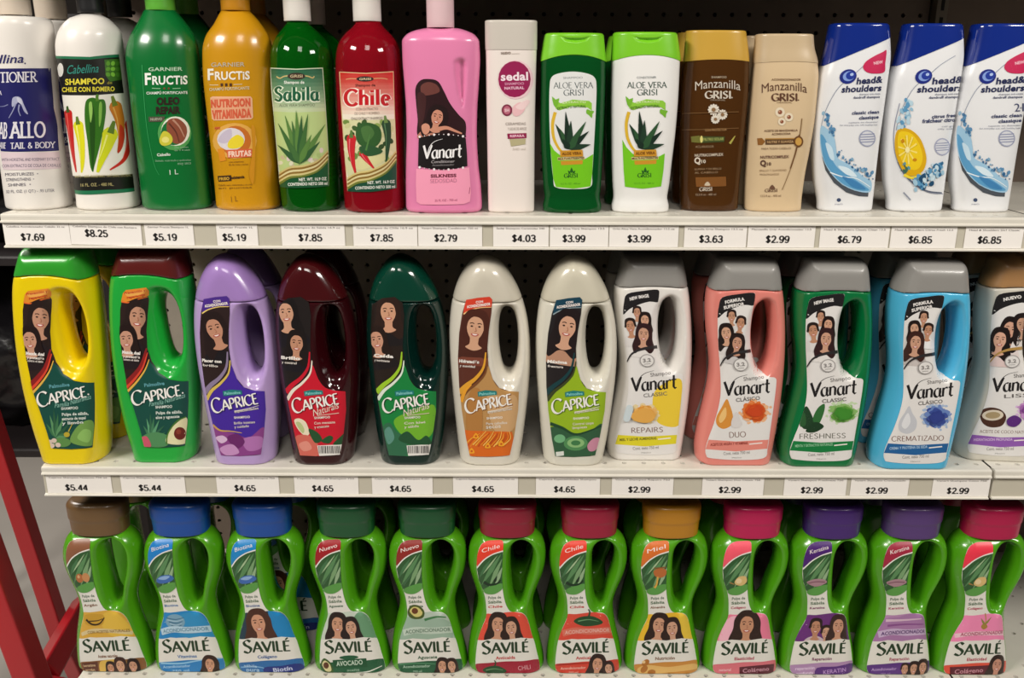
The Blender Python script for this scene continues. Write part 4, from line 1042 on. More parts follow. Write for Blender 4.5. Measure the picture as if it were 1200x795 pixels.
l.poly('4c4a3a', [(120, 382), (214, 380), (214, 410), (122, 412)]); l.txt('a8a896', 'NUEVO', 132, 404, 200, 402, 15, .03)
l.ell('4d9a4e', 272, 478, 98, 100); l.ell('e3e4d4', 278, 466, 84, 86); l.ell('0c6a30', 266, 474, 72, 74)
l.blob('8a4a34', [(238, 400), (290, 392), (336, 430), (344, 480), (318, 530), (270, 536), (236, 490), (226, 440)]); l.line('b58670', [(262, 398), (300, 440), (330, 500)], 13, 5); l.line('5c2c20', [(240, 420), (280, 470), (300, 530)], 10, 4)
l.blob('c8c23a', [(206, 468), (240, 476), (262, 510), (248, 542), (204, 550), (184, 520)]); l.ell('e2da78', 220, 516, 22, 18)
lines(l, '9fc7a5', [('con aceites', 272, 566, 352, 562), ('de 3 frutas', 272, 582, 362, 578)], 9); l.txt('d8e6d8', 'Cabello', 170, 612, 248, 608, 17, .03); lines(l, '8fb897', [('Dañado, maltratado y quebradizo', 160, 644, 368, 638), ('muy seco', 290, 662, 368, 658)], 11)
l.txt('cfe0d0', '1 L', 244, 720, 294, 716, 30)
l.build('label', B1[3], 'white and red print on the green bottle')
l = L1(4, (235, 60, 335, 250)); brand_block(l, 'e8e2d4', 'b8ad94', 36, 140, 206, 42, 22)
[l.poly('4a2a16', [(x, 158), (x + 12, 157), (x + 13, 172), (x + 1, 173)]) for x in (98, 120, 142)]; l.line('d9cfae', [(45, 166), (88, 166)], 3); l.line('d9cfae', [(162, 164), (205, 162)], 3)
l.txt('cfc5a4', 'CHAMPÚ FORTIFICANTE', 44, 195, 240, 187, 15, .02)
l.poly('e6b08c', [(48, 228), (60, 222), (246, 222), (254, 232), (258, 326), (248, 334), (66, 340), (56, 332)]); l.poly('dfa27c', [(54, 232), (246, 228), (252, 326), (62, 334)])
l.txt('cf5a3c', 'NUTRICION', 52, 276, 246, 268, 40, .06); l.txt('cf5a3c', 'VITAMINADA', 58, 332, 250, 322, 44, .06)
l.ell('dba44a', 168, 440, 108, 88, 0); l.ell('c06a22', 172, 440, 76, 74); l.ell('d8d2d6', 150, 432, 68, 56); l.blob('c3b8c9', [(86, 440), (110, 400), (150, 382), (150, 430), (120, 452)]); l.blob('e4cf32', [(140, 440), (180, 410), (212, 430), (206, 464), (170, 478), (136, 472)])
l.poly('d98a20', [(84, 480), (114, 476), (126, 536), (96, 542)]); l.poly('d1603c', [(128, 484), (252, 478), (258, 518), (134, 524)]); l.txt('f0cdb8', 'FRUTAS', 138, 518, 250, 512, 28, .05); l.txt('d1603c', 'con', 70, 384, 96, 382, 12, .04)
lines(l, '7a4a14', [('con vitaminas', 140, 548, 212, 545), ('B3, B6, frutas y aceites', 140, 562, 234, 558)], 9); l.poly('3a2410', [(84, 612), (150, 608), (152, 636), (88, 640)]); l.txt('d9a93c', 'FRISO', 92, 634, 142, 631, 15, .03); l.txt('3a2410', 'Resistencia', 142, 628, 216, 622, 15, .04)
lines(l, '7a4e14', [('Cabello seco, maltratado y sin vida', 88, 662, 254, 658), ('en puntas', 88, 676, 252, 672)], 9); l.txt('8a5c18', '1 L', 152, 740, 184, 736, 28)
l.blob('c88816', [(250, 370), (270, 400), (262, 640), (240, 600), (256, 480)])
l.build('label', B1[4], 'coral and white print on the golden bottle')

# 5, 6 clear bottles' paper labels
def paper(l, pts, top, mid, edge):
    l.poly(edge, pts); cx = sum(p[0] for p in pts) / len(pts); cy = sum(p[1] for p in pts) / len(pts)
    q = [(cx + (x - cx) * .972, cy + (y - cy) * .985) for x, y in pts]
    l.poly(top, q, grad=(mid, q[0], (q[0][0], q[0][1] + 260)))
def waves(l, pts, cols, w):
    for k, c in enumerate(cols): l.line(c, [(x, y + k * w * 1.05) for x, y in pts], w * 1.25, w * .8)
l = L1(5, (310, 70, 400, 230))
P5 = [(31, 46), (185, 53), (340, 46), (352, 200), (366, 420), (374, 560), (374, 735), (232, 746), (92, 738), (78, 620), (54, 330)]
paper(l, P5, '1d5a3c', 'cfd9ae', 'd5dcc0')
l.poly('b7cb86', [(52, 300), (200, 306), (356, 300), (372, 560), (230, 640), (95, 690), (78, 560)])
for k in range(16): l.ell(['d8d6b8', 'c2b692', 'a9bf78', 'd9c8c0'][k % 4], 92 + 16 * k, 600 - 34 * math.sin(k * .9) - 3 * k, 16, 12, 30 * k, 9); l.layer -= 1
l.layer += 1
aloe(l, 205, 606, 1.0, ('3f6a34', '57803c', '2f5a30'), ((-125, -235), (-85, -280), (-128, -110), (-45, -250), (-20, -310), (12, -280), (50, -290), (150, -230), (120, -130), (-60, -130), (70, -170)), 40)
l.poly('10502c', [(92, 738), (92, 690), (160, 680), (250, 650), (320, 610), (373, 545), (374, 735), (232, 746)])
waves(l, [(88, 664), (150, 628), (230, 618), (310, 590), (372, 530)], ('c9b878', '8a6a2c', 'd8cc98', '8a6a2c', 'cdbf80', '6f7a30'), 11)
l.line('c8b070', [(70, 98), (90, 108), (120, 96), (186, 92), (250, 96), (280, 106), (290, 96)], 7); l.ell('3a2a20', 186, 96, 52, 20); l.txt('c8b690', 'GRISI', 150, 104, 222, 103, 17, .02); l.txt('e0e4d8', 'Shampoo de', 114, 140, 232, 139, 18, .03)
for c, b in (('dfe8cf', .13), ('125a3a', 0)): l.ptxt(c, 'Sabila', 58 - 40 * b, 240 + 20 * b, 322 + 40 * b, 236 + 20 * b, 80, wide=.22 + b, thin=.13 + b, nib=0, gap=.09 - b * .6)
l.txt('5c6650', 'ALOE VERA SHAMPOO', 86, 274, 294, 271, 17)
l.txt('e6eadf', 'NET. WT. 16.9 OZ', 202, 706, 364, 700, 18, .03); l.txt('e6eadf', 'CONTENIDO NETO 500 ml', 138, 734, 368, 727, 18, .03)
l.build('label', B1[5], 'green paper label with an aloe plant')
l = L1(6, (390, 75, 475, 230))
P6 = [(38, 46), (200, 54), (366, 44), (370, 200), (378, 420), (384, 560), (384, 745), (236, 768), (88, 764), (76, 620), (54, 330)]
paper(l, P6, 'c3241c', 'efe4d2', 'd8b98a')
l.poly('d5d3a4', [(60, 330), (210, 338), (374, 330), (382, 560), (240, 640), (96, 700), (76, 600)])
for k in range(34): l.ell(['6f8a42', '3c5a2c', '8fa858', 'c9c890', '2f4a24', 'e0d8b0'][k % 6], 80 + (k * 53) % 290, 350 + (k * 37) % 240, 20, 15, 37 * k, 9); l.layer -= 1
l.layer += 1
l.blob('2f5a2a', [(150, 370), (210, 352), (280, 380), (292, 450), (250, 500), (170, 490), (140, 440)]); l.blob('48723a', [(170, 390), (220, 372), (250, 420), (200, 470)]); l.blob('d8d29a', [(120, 590), (200, 560), (290, 540), (330, 560), (260, 610), (160, 640)])
l.chili('c8202a', [(112, 450), (112, 520), (122, 590), (138, 660)], 58, '5a7a3c', 'e8707a'); l.chili('c8202a', [(180, 540), (200, 570), (225, 600), (250, 630)], 42, '3f6a30', 'e8707a'); l.blob('2c5530', [(160, 500), (230, 490), (300, 520), (270, 545), (200, 550)]); l.line('4f7d40', [(200, 520), (218, 450), (226, 420)], 12, 6)
l.chili('24482c', [(322, 360), (332, 430), (330, 510), (322, 588)], 56, '6f8f4a', '5a8458')
l.poly('0f4a34', [(90, 764), (92, 716), (160, 690), (260, 660), (330, 610), (384, 545), (384, 745), (236, 768)])
waves(l, [(90, 690), (150, 656), (230, 640), (320, 596), (382, 525)], ('d2c07c', '8a6a2c', 'd8cc98', '8a6a2c', 'cdbf80', '6f7a30'), 11)
l.line('d8a070', [(80, 92), (110, 88), (190, 90), (290, 86), (330, 92)], 5); l.ell('2a2020', 194, 90, 52, 16); l.txt('d8c6a0', 'GRISI', 160, 97, 230, 96, 14, .02); l.txt('4a1410', 'Shampoo de', 136, 136, 256, 134, 16, .03)
for c, b in (('f3e6d8', .13), ('c21420', 0)): l.ptxt(c, 'Chile', 66 - 40 * b, 250 + 20 * b, 350 + 40 * b, 245 + 20 * b, 94, wide=.24 + b, thin=.15 + b, nib=0, gap=.09 - b * .6)
lines(l, '6a5a48', [('CON EXTRACTO', 140, 280, 272, 277), ('DE CHILE Y ROMERO', 132, 306, 280, 303), ('CHILE EXTRACT SHAMPOO', 110, 336, 300, 332)], 16)
l.txt('e6eadf', 'NET. WT. 16.9 OZ', 210, 722, 374, 714, 18, .03); l.txt('e6eadf', 'CONTENIDO NETO 500 ml', 136, 754, 376, 744, 18, .03)
l.build('label', B1[6], 'red and green paper label with chilies')

# 7 pink bottle
SW = [(0, .0), (.06, .62), (.2, 1.05), (.42, 1.3), (.30, 1.12), (.2, .9), (.13, .5)]
def vanart(l, col, x0, y0, x1, y1, h, swash=True, t='Vanart', **k):
    V, T = pen_text(t, wide=.19, thin=.055, nib=28, gap=.02); V = np.array(V, float)
    l.fit(col, V, T, x0, y0, x1, y1, h, shear=.10, capref=1.0)
    if swash:
        w = (x1 - x0); l.line(col, [(x0 + w * .13, y0 - h * .35), (x0 + w * .20, y0 - h * .95), (x0 + w * .32, y0 - h * 1.32), (x0 + w * .52, y0 - h * 1.52)], h * .07, h * .02)
l = L1(7, (475, 85, 565, 245))
l.blob('2a0f14', [(78, 372), (72, 270), (62, 170), (60, 90), (90, 45), (140, 38), (190, 52), (225, 110), (260, 180), (310, 245), (350, 290), (352, 360), (340, 378), (200, 362)])
l.blob('6a3a34', [(90, 80), (130, 56), (180, 70), (200, 110), (150, 130), (100, 130)]); l.blob('3f1d1e', [(70, 130), (120, 140), (110, 260), (84, 330)])
l.face(186, 262, 96, '1f0c0e', 'c98a72', 'b97a66', True, 12, 1, 1.15); l.blob('cf9078', [(95, 310), (120, 296), (142, 312), (138, 346), (118, 362), (100, 346)]); l.line('c98a72', [(190, 330), (240, 322), (290, 340), (330, 356)], 26, 8)
l.poly('120a0c', [(78, 380), (150, 364), (240, 360), (310, 368), (352, 382), (360, 480), (362, 545), (300, 558), (220, 566), (140, 560), (74, 545), (76, 460)])
l.poly('f09ab6', [(64, 560), (140, 566), (220, 570), (300, 562), (372, 552), (382, 700), (376, 752), (340, 766), (210, 770), (90, 768), (66, 752), (62, 650)])
for k in range(10): x = 84 + 28 * k; l.ell('efe6e8', x, 374 - 14 * math.sin(math.pi * k / 9.5), 3 + 4 * ((k * 7) % 3 == 0), 3 + 4 * ((k * 7) % 3 == 0)); l.ell('efe6e8', x, 552 + 14 * math.sin(math.pi * k / 9.5), 3 + 4 * ((k * 5) % 3 == 0), 3 + 4 * ((k * 5) % 3 == 0)); l.layer -= 2
l.layer += 2
vanart(l, 'eceaea', 98, 502, 328, 492, 76)
l.txt('b9b2b4', 'Conditioner', 150, 528, 286, 524, 17, .0, .2); l.txt('8a8486', 'Acondicionador', 156, 546, 284, 542, 13, .0, .2)
l.txt('6a1c30', 'SILKNESS', 148, 612, 298, 608, 20, .05); l.txt('b0607c', 'SEDOSIDAD', 146, 644, 300, 640, 24, .0); l.txt('a84a6c', '25 FL OZ - 750 ml', 172, 752, 302, 748, 13, .02); l.line('a84a6c', [(376, 668), (372, 706)], 4)
l.build('label', B1[7], 'black oval and pink printed label')

# 8 slim white bottle
l = L1(8, (565, 50, 635, 180))
l.ell('e9c6cc', 240, 265, 128, 140); l.ell('93194f', 232, 262, 116, 130); l.txt('f0dfe6', 'sedal', 134, 272, 330, 268, 62, .03); l.txt('d89ab4', 'SHAMPOO', 162, 304, 300, 301, 18, .02); l.txt('e0b4c6', 'NATURAL', 160, 336, 302, 332, 20, .05)
l.txt('9a8a80', 'NUEVO', 136, 84, 206, 82, 18, .06); l.txt('b8aca2', 'shampoo', 212, 84, 268, 82, 11)
l.blob('e6b9bd', [(215, 470), (260, 430), (310, 440), (300, 490), (260, 525), (225, 520)]); l.blob('eccfcf', [(240, 460), (320, 410), (340, 430), (290, 480)]); l.ell('7d2a44', 178, 484, 38, 42); l.ell('b9667a', 178, 484, 26, 30); l.txt('e8c8cc', 'SH', 162, 496, 194, 494, 22, .04)
lines(l, '9c8f88', [('CERAMIDAS', 168, 592, 312, 590), ('Y LECHE DE ARROZ', 184, 628, 318, 626)], 20); l.poly('8f1a48', [(180, 652), (318, 648), (318, 684), (184, 690)]); l.txt('eab8c8', 'REPARA', 200, 678, 304, 675, 18, .05)
l.poly('b4ab84', [(196, 692), (312, 688), (310, 728), (208, 744)]); l.txt('cfc4b8', '340 ml', 218, 772, 310, 770, 18)
l.build('label', B1[8], 'magenta badge and small print')

# 9, 10 aloe bottles
def aloe_label(l, dx=0, green=True, dy=0, cond=False):
    def S(p): return [(x + dx, y + dy) for x, y in p]
    txc = '3c4a4c' if not cond else '2a4a3c'
    l.txt('6a7274', 'CONDITIONER' if cond else 'SHAMPOO', *S([(154, 90)])[0], *S([(270, 88)])[0], 13)
    l.ptxt(txc, 'ALOE VERA', *S([(96, 146)])[0], *S([(334, 144)])[0], 34, wide=.13, thin=.05, serif=.07); l.ptxt(txc, 'GRISI', *S([(156, 190)])[0], *S([(276, 188)])[0], 34, wide=.14, thin=.06, serif=.07)
    l.poly('8cc63c', S([(108, 222), (140, 236), (210, 214), (310, 222), (326, 236), (326, 282), (300, 262), (210, 254), (130, 280), (108, 268)])); l.blob('74b22e', S([(86, 195), (108, 214), (130, 206), (124, 236), (112, 262), (96, 246)]), n=2); l.blob('74b22e', S([(296, 272), (318, 280), (340, 284), (330, 302), (326, 326), (308, 308), (292, 296)]), n=2)
    l.txt('d8e8b0', 'EXTRACTO', *S([(150, 240)])[0], *S([(290, 236)])[0], 13, .02, 0, 3); l.txt('3f6a20', 'EXTRACTO NATURAL', *S([(118, 276)])[0], *S([(292, 262)])[0], 16, .03, 0, 4)
    l.line('d8b02c', S([(106, 290), (90, 360), (96, 440), (122, 500), (150, 532)]), 20, 14)
    aloe(l, 190 + dx, 512 + dy, 1.0, ('1c3826', '2b5230', '142a1e'), ((-82, -150), (-55, -120), (-22, -225), (10, -170), (100, -165), (118, -108), (128, -28), (60, -90), (-40, -60)), 44)
    l.poly('c9902a', S([(136, 520), (270, 516), (274, 556), (136, 558)])); l.txt('7a4a10', 'ALOE VERA', *S([(146, 548)])[0], *S([(264, 544)])[0], 18, .05); l.poly('d9c088', S([(120, 562), (282, 558), (284, 574), (122, 580)])); l.txt('4a4a20', 'MULTI-NUTRIENTES', *S([(124, 577)])[0], *S([(280, 571)])[0], 13, .04); l.poly('c9902a', S([(138, 584), (272, 578), (270, 602), (142, 608)]))
    l.leaf('1f5a1c', *S([(204, 656)])[0], *S([(204, 622)])[0], 20); l.leaf('1f5a1c', *S([(196, 658)])[0], *S([(182, 640)])[0], 14); l.leaf('1f5a1c', *S([(212, 658)])[0], *S([(226, 640)])[0], 14); l.ptxt('1f5a1c', 'GRISI', *S([(158, 684)])[0], *S([(240, 682)])[0], 24, wide=.2, thin=.08, serif=.06); l.txt('4a8a20', '13.5 FL OZ - 400 ml', *S([(138, 726)])[0], *S([(256, 724)])[0], 11)
l = L1(9, (630, 75, 715, 230)); l.blob('dfe0de', [(72, 140), (84, 80), (130, 56), (215, 46), (300, 58), (344, 84), (354, 140), (350, 280), (338, 500), (328, 660), (318, 738), (215, 752), (110, 742), (94, 690), (78, 520), (70, 300)], n=4)
l.poly('72c41a', [(74, 476), (100, 520), (150, 560), (215, 578), (290, 568), (334, 542), (328, 660), (318, 736), (215, 750), (110, 740), (94, 690), (80, 540)])
aloe_label(l); l.build('label', B1[9], 'white and lime label with an aloe plant')
l = L1(10, (712, 75, 800, 230)); l.poly('72c41a', [(88, 455), (112, 500), (150, 540), (215, 572), (300, 560), (344, 538), (336, 640), (322, 736), (210, 750), (104, 738), (96, 640)])
aloe_label(l, 22, dy=-2, cond=True); l.build('label', B1[10], 'lime and black print with an aloe plant')

# 11, 12 chamomile bottles
def chamo(l, dx, dy, ink1, ink2, brown):
    def q(x, y): return (x + dx, y + dy)
    l.txt(ink2, 'SHAMPOO' if brown else 'ACONDICIONADOR', *q(186 if brown else 150, 80), *q(272 if brown else 316, 80), 12, .02)
    V, T = glyphs('Manzanilla', .0); l.fit(ink1, V, T, *q(94, 150), *q(350, 150), 52, .0, 16, .73)
    l.ptxt(ink1, 'GRISI', *q(148, 194), *q(296, 194), 40, wide=.24, thin=.09, serif=.07); l.ell(ink1, *q(302, 190), 4, 4); l.txt(ink2, 'ORIGINAL', *q(180, 208), *q(266, 208), 9)
    for (fx, fy, r) in ((198, 258, 30), (248, 286, 27), (208, 312, 24)):
        if brown:
            for k in range(12): a = k * math.pi / 6; l.ell('dcd4c6', *q(fx + r * .7 * math.cos(a), fy + r * .7 * math.sin(a)), r * .42, r * .24, k * 30, 8); l.layer -= 1
            l.layer += 1; l.ell('8a6a48', *q(fx, fy), r * .38, r * .38)
        else: l.ell('e0d2b8', *q(fx, fy), r * .9, r * .9); l.ell('8a5038', *q(fx, fy), r * .42, r * .42); l.ell('c49a78', *q(fx - 4, fy - 4), r * .16, r * .16)
l = L1(11, (795, 75, 880, 240)); chamo(l, 0, 0, 'c9c0b2', 'a89a86', True)
l.txt('b08a5a', 'CON PROTECTOR', 150, 380, 272, 376, 14, .02); l.poly('6a6a2c', [(70, 410), (120, 404), (128, 446), (74, 442)]); l.poly('3f4a22', [(130, 408), (262, 410), (258, 440), (132, 446)]); l.txt('a8b060', 'FILTRO SOLAR', 142, 434, 256, 430, 16, .02); l.line('a8a04a', [(290, 450), (308, 424), (320, 406)], 14, 4); l.ell('d9d07c', 130, 425, 8, 20)
lines(l, 'a08a6c', [('ACLARADOR', 96, 474, 200, 472)], 13); l.txt('c4b8a6', 'NUTRICOMPLEX', 92, 524, 254, 518, 16, .03); l.txt('cfc5b6', 'Q', 90, 562, 126, 561, 36, .04); l.txt('cfc5b6', '10', 130, 560, 154, 559, 20, .03)
lines(l, 'a08a6c', [('ILUMINA Y DA BRILLO', 92, 600, 242, 596), ('AL CABELLO', 92, 620, 222, 616)], 11); l.poly('7a4c1e', [(96, 640), (268, 636), (270, 690), (100, 694)]); l.blob('c8b8a0', [(146, 686), (164, 664), (180, 686)], n=3); l.ptxt('cfc5b6', 'GRISI', 118, 718, 190, 716, 20, wide=.2, thin=.08, serif=.05); l.txt('a89a86', '13.5 fl oz - 400 ml', 98, 744, 212, 742, 12)
l.line('7a5a34', [(0, 280), (150, 276), (340, 270)], 3); l.line('7a5a34', [(0, 372), (150, 370), (340, 362)], 3)
l.build('label', B1[11], 'pale print with three chamomile flowers')
l = L1(12, (870, 75, 960, 240)); chamo(l, 14, 14, '5a3826', '7a5a3c', False)
lines(l, '6a4630', [('ACEITE DE MANZANILLA', 122, 384, 312, 380), ('ACONDICIONA', 166, 402, 272, 399)], 12, bold=.02); l.poly('8a5a24', [(82, 420), (110, 418), (128, 438), (112, 458), (86, 458)]); l.poly('5a4028', [(128, 426), (296, 424), (298, 452), (130, 456)]); l.poly('a87a34', [(128, 420), (296, 418), (296, 424), (128, 426)]); l.txt('c4a070', 'NUTRE Y SUAVIZA', 140, 447, 288, 444, 13, .02)
l.line('7a5a30', [(336, 308), (330, 360), (318, 430), (280, 570), (224, 712)], 5, 3); l.line('6a4420', [(322, 400), (300, 500), (270, 590)], 10, 5); l.ell('6a4420', 316, 438, 27, 32); l.ell('c99a4a', 316, 438, 18, 22)
lines(l, '6a4a34', [('PARA TODO CABELLO', 106, 484, 274, 480)], 11); l.txt('6a4a3c', 'NUTRICOMPLEX', 100, 534, 262, 530, 16, .03); l.txt('5a3c30', 'Q', 100, 576, 134, 575, 34, .05); l.txt('5a3c30', '10', 138, 574, 162, 573, 19, .03)
lines(l, '8a6c50', [('BRILLO Y SUAVIDAD', 96, 608, 248, 604), ('PROLONGADOS', 98, 630, 206, 628)], 11); l.blob('6a4a38', [(152, 704), (168, 682), (184, 704)], n=3); l.ptxt('6a4a38', 'GRISI', 126, 724, 196, 722, 18, wide=.2, thin=.08, serif=.05); l.txt('7a5a44', '13.5 fl oz - 400 ml', 102, 752, 216, 750, 13)
l.build('label', B1[12], 'brown print with three flower centres')

# 13-15 white bottles with slanted caps
def hs(l, kind, dx=0, cut=340, sx=0):
    def q(x, y): return (x + dx, y)
    def Q(p): return [(x + dx, y) for x, y in p]
    dx = sx
    l.line('8f97a8', Q([(330, 62), (262, 104), (200, 158), (136, 212), (92, 280), (62, 350), (46, 420)]), 3)
    l.ell('16257c', *q(178, 162), 42, 34, -22); l.ell('7f9bd8', *q(182, 160), 30, 23, -22); l.ell('1b3596', *q(190, 157), 23, 19, -22); l.ell('aac0ea', *q(196, 152), 9, 7, -22)
    l.txt('1c2450', 'head&', *q(218, 199), *q(cut, 190), 33, .03, .22); l.txt('1c2450', 'shoulders', *q(146, 238), *q(cut - 6, 230), 32, .03, .22)
    lines(l, '6a7088', [('shampoo anti-caspa', *q(232, 252), *q(cut - 10, 248))], 10); lines(l, '4a5070', [('dandruff shampoo', *q(204, 268), *q(cut - 12, 264))], 12, bold=.02)
    dx = 0
    if kind != 'lemon':
        dx = sx * 1.6
        l.blob('c21a50', Q([(250, 120), (262, 92), (300, 66), (345, 44), (362, 38), (356, 100), (352, 140), (312, 148), (270, 142)]), n=4); l.txt('f0c0cc', 'NEW', *q(302, 106), *q(346, 98), 15, .03)
        if kind == '2in1': l.txt('4a5070', '2', *q(300, 330), *q(326, 328), 40); l.txt('4a5070', 'in', *q(326, 316), *q(336, 315), 10); l.txt('4a5070', '1', *q(336, 328), *q(344, 328), 40)
        dx = sx; y0 = 16 if kind == '2in1' else 0
        l.txt('3a4268', 'classic clean', *q(196, 344 + y0), *q(cut - 16, 338 + y0), 17, .03, .15); l.txt('3a4268', 'classique', *q(230, 368 + y0), *q(cut - 18, 362 + y0), 17, .03, .15)
        lines(l, '8a8fa0', [('nettoie en douceur', *q(182, 386 + y0), *q(cut - 20, 382 + y0)), ('for everyday use, soft healthy hair', *q(140, 398 + y0), *q(cut - 22, 396 + y0))], 8)
        l.ell('9aa0b8', *q(270, 458), 40, 40); l.ell('d6d8de', *q(270, 458), 34, 34); [l.line('8a90ac', Q([(236, 440 + 12 * k), (304, 436 + 12 * k)]), 5, smooth=False) for k in range(4)]
        dx = 0
        l.poly('4a5058', Q([(52, 540), (70, 610), (110, 670), (170, 716), (230, 734), (274, 736), (276, 716), (210, 708), (150, 680), (100, 630), (66, 570)]))
        l.blob('9cc4de', Q([(48, 400), (78, 412), (110, 450), (120, 500), (128, 550), (170, 575), (210, 600), (250, 640), (288, 660), (284, 712), (230, 712), (160, 684), (100, 630), (60, 560), (44, 480)]), n=4)
        l.blob('5a9cc8', Q([(46, 440), (74, 470), (92, 540), (130, 600), (190, 640), (250, 680), (278, 706), (220, 704), (150, 672), (96, 616), (60, 550)]), n=4); l.blob('c6dfee', Q([(70, 480), (100, 500), (112, 560), (90, 550)])); l.blob('d6e8f2', Q([(130, 590), (180, 600), (220, 640), (170, 630)])); l.line('e8f2f6', Q([(92, 620), (150, 640), (220, 650), (284, 690)]), 6, 3); l.blob('3f80b4', Q([(150, 640), (210, 660), (262, 700), (200, 690)]))
        drops(l, ['3a6a94', '5a8cb4', '8fb4cc'], 62 + dx, 320, 110 + dx, 450, 22, 8, 3); drops(l, ['3a6a94', '5a8cb4', '7fa8c4'], 120 + dx, 520, 200 + dx, 570, 16, 7, 4); drops(l, ['2f5f8c', '5a8cb4', '7fa8c4'], 190 + dx, 580, 288 + dx, 640, 26, 8, 5)
        l.ell('3a4a6a', *q(134, 752), 10, 9); lines(l, '8a8fa0', [('P&G', *q(116, 776), *q(152, 774))], 6)
    else:
        l.txt('3a4268', 'citrus fresh', *q(252, 362), *q(cut + 8, 354), 17, .03, .15); l.txt('3a4268', 'fraîcheur citron', *q(206, 384), *q(cut + 6, 376), 19, .03, .15); lines(l, '9a9fae', [('cuir gras', *q(300, 404), *q(cut, 402)), ('oily scalp', *q(280, 416), *q(cut, 414))], 8)
        l.ell('a4a8c0', *q(302, 498), 38, 42); l.ell('d6d8de', *q(302, 498), 32, 36); [l.line('8a90ac', Q([(272, 482 + 11 * k), (332, 478 + 11 * k)]), 4, smooth=False) for k in range(4)]
        l.line('8a90a4', Q([(98, 290), (76, 380), (68, 460), (78, 540), (112, 620), (170, 680), (240, 716), (305, 722)]), 4); l.line('5a6274', Q([(90, 570), (140, 650), (220, 706), (300, 718)]), 10, 6)
        l.blob('d8a80e', Q([(84, 424), (110, 408), (150, 416), (190, 450), (214, 500), (226, 560), (210, 612), (170, 636), (130, 630), (100, 590), (78, 530), (74, 470)]), n=5); l.blob('eac71a', Q([(92, 436), (120, 424), (160, 440), (194, 490), (208, 550), (190, 600), (150, 606), (112, 570), (90, 510)]), n=5)
        for k in range(10): a = k * .628 + .2; l.line('f2dc70', Q([(136, 512), (136 + 46 * math.cos(a), 512 + 70 * math.sin(a))]), 5, 9, False); l.layer -= 1
        l.layer += 1; l.ell('f4e8a8', *q(134, 512), 11, 14); l.ell('c8860e', *q(112, 470), 8, 10); l.ell('c8860e', *q(170, 560), 10, 8)
        l.line('e8d23a', Q([(118, 632), (160, 646), (200, 626)]), 14, 8)
        drops(l, ['8fb8d0', '5a94bc', 'b4d0de'], 100 + dx, 400, 150 + dx, 280, 34, 11, 7); drops(l, ['2f6a94', '5a94bc', '9cc0d4', 'c4dae4', '1f4a6c'], 180 + dx, 690, 300 + dx, 590, 70, 13, 8); drops(l, ['3f6a54', '5a94a0'], 110 + dx, 590, 150 + dx, 620, 12, 9, 9)
        l.line('8a90a0', Q([(116, 716), (150, 752)]), 7, smooth=False)
l = L1(13, (950, 50, 1045, 245)); hs(l, 'wave', 0, 342); l.build('label', B1[13], 'blue water splash print')
l = L1(14, (1030, 50, 1130, 245)); hs(l, 'lemon', 0, 368, 35); l.build('label', B1[14], 'lemon slice print')
l = L1(15, (1110, 50, 1200, 245)); hs(l, '2in1', 0, 358, 14); l.build('label', B1[15], 'blue water splash print')
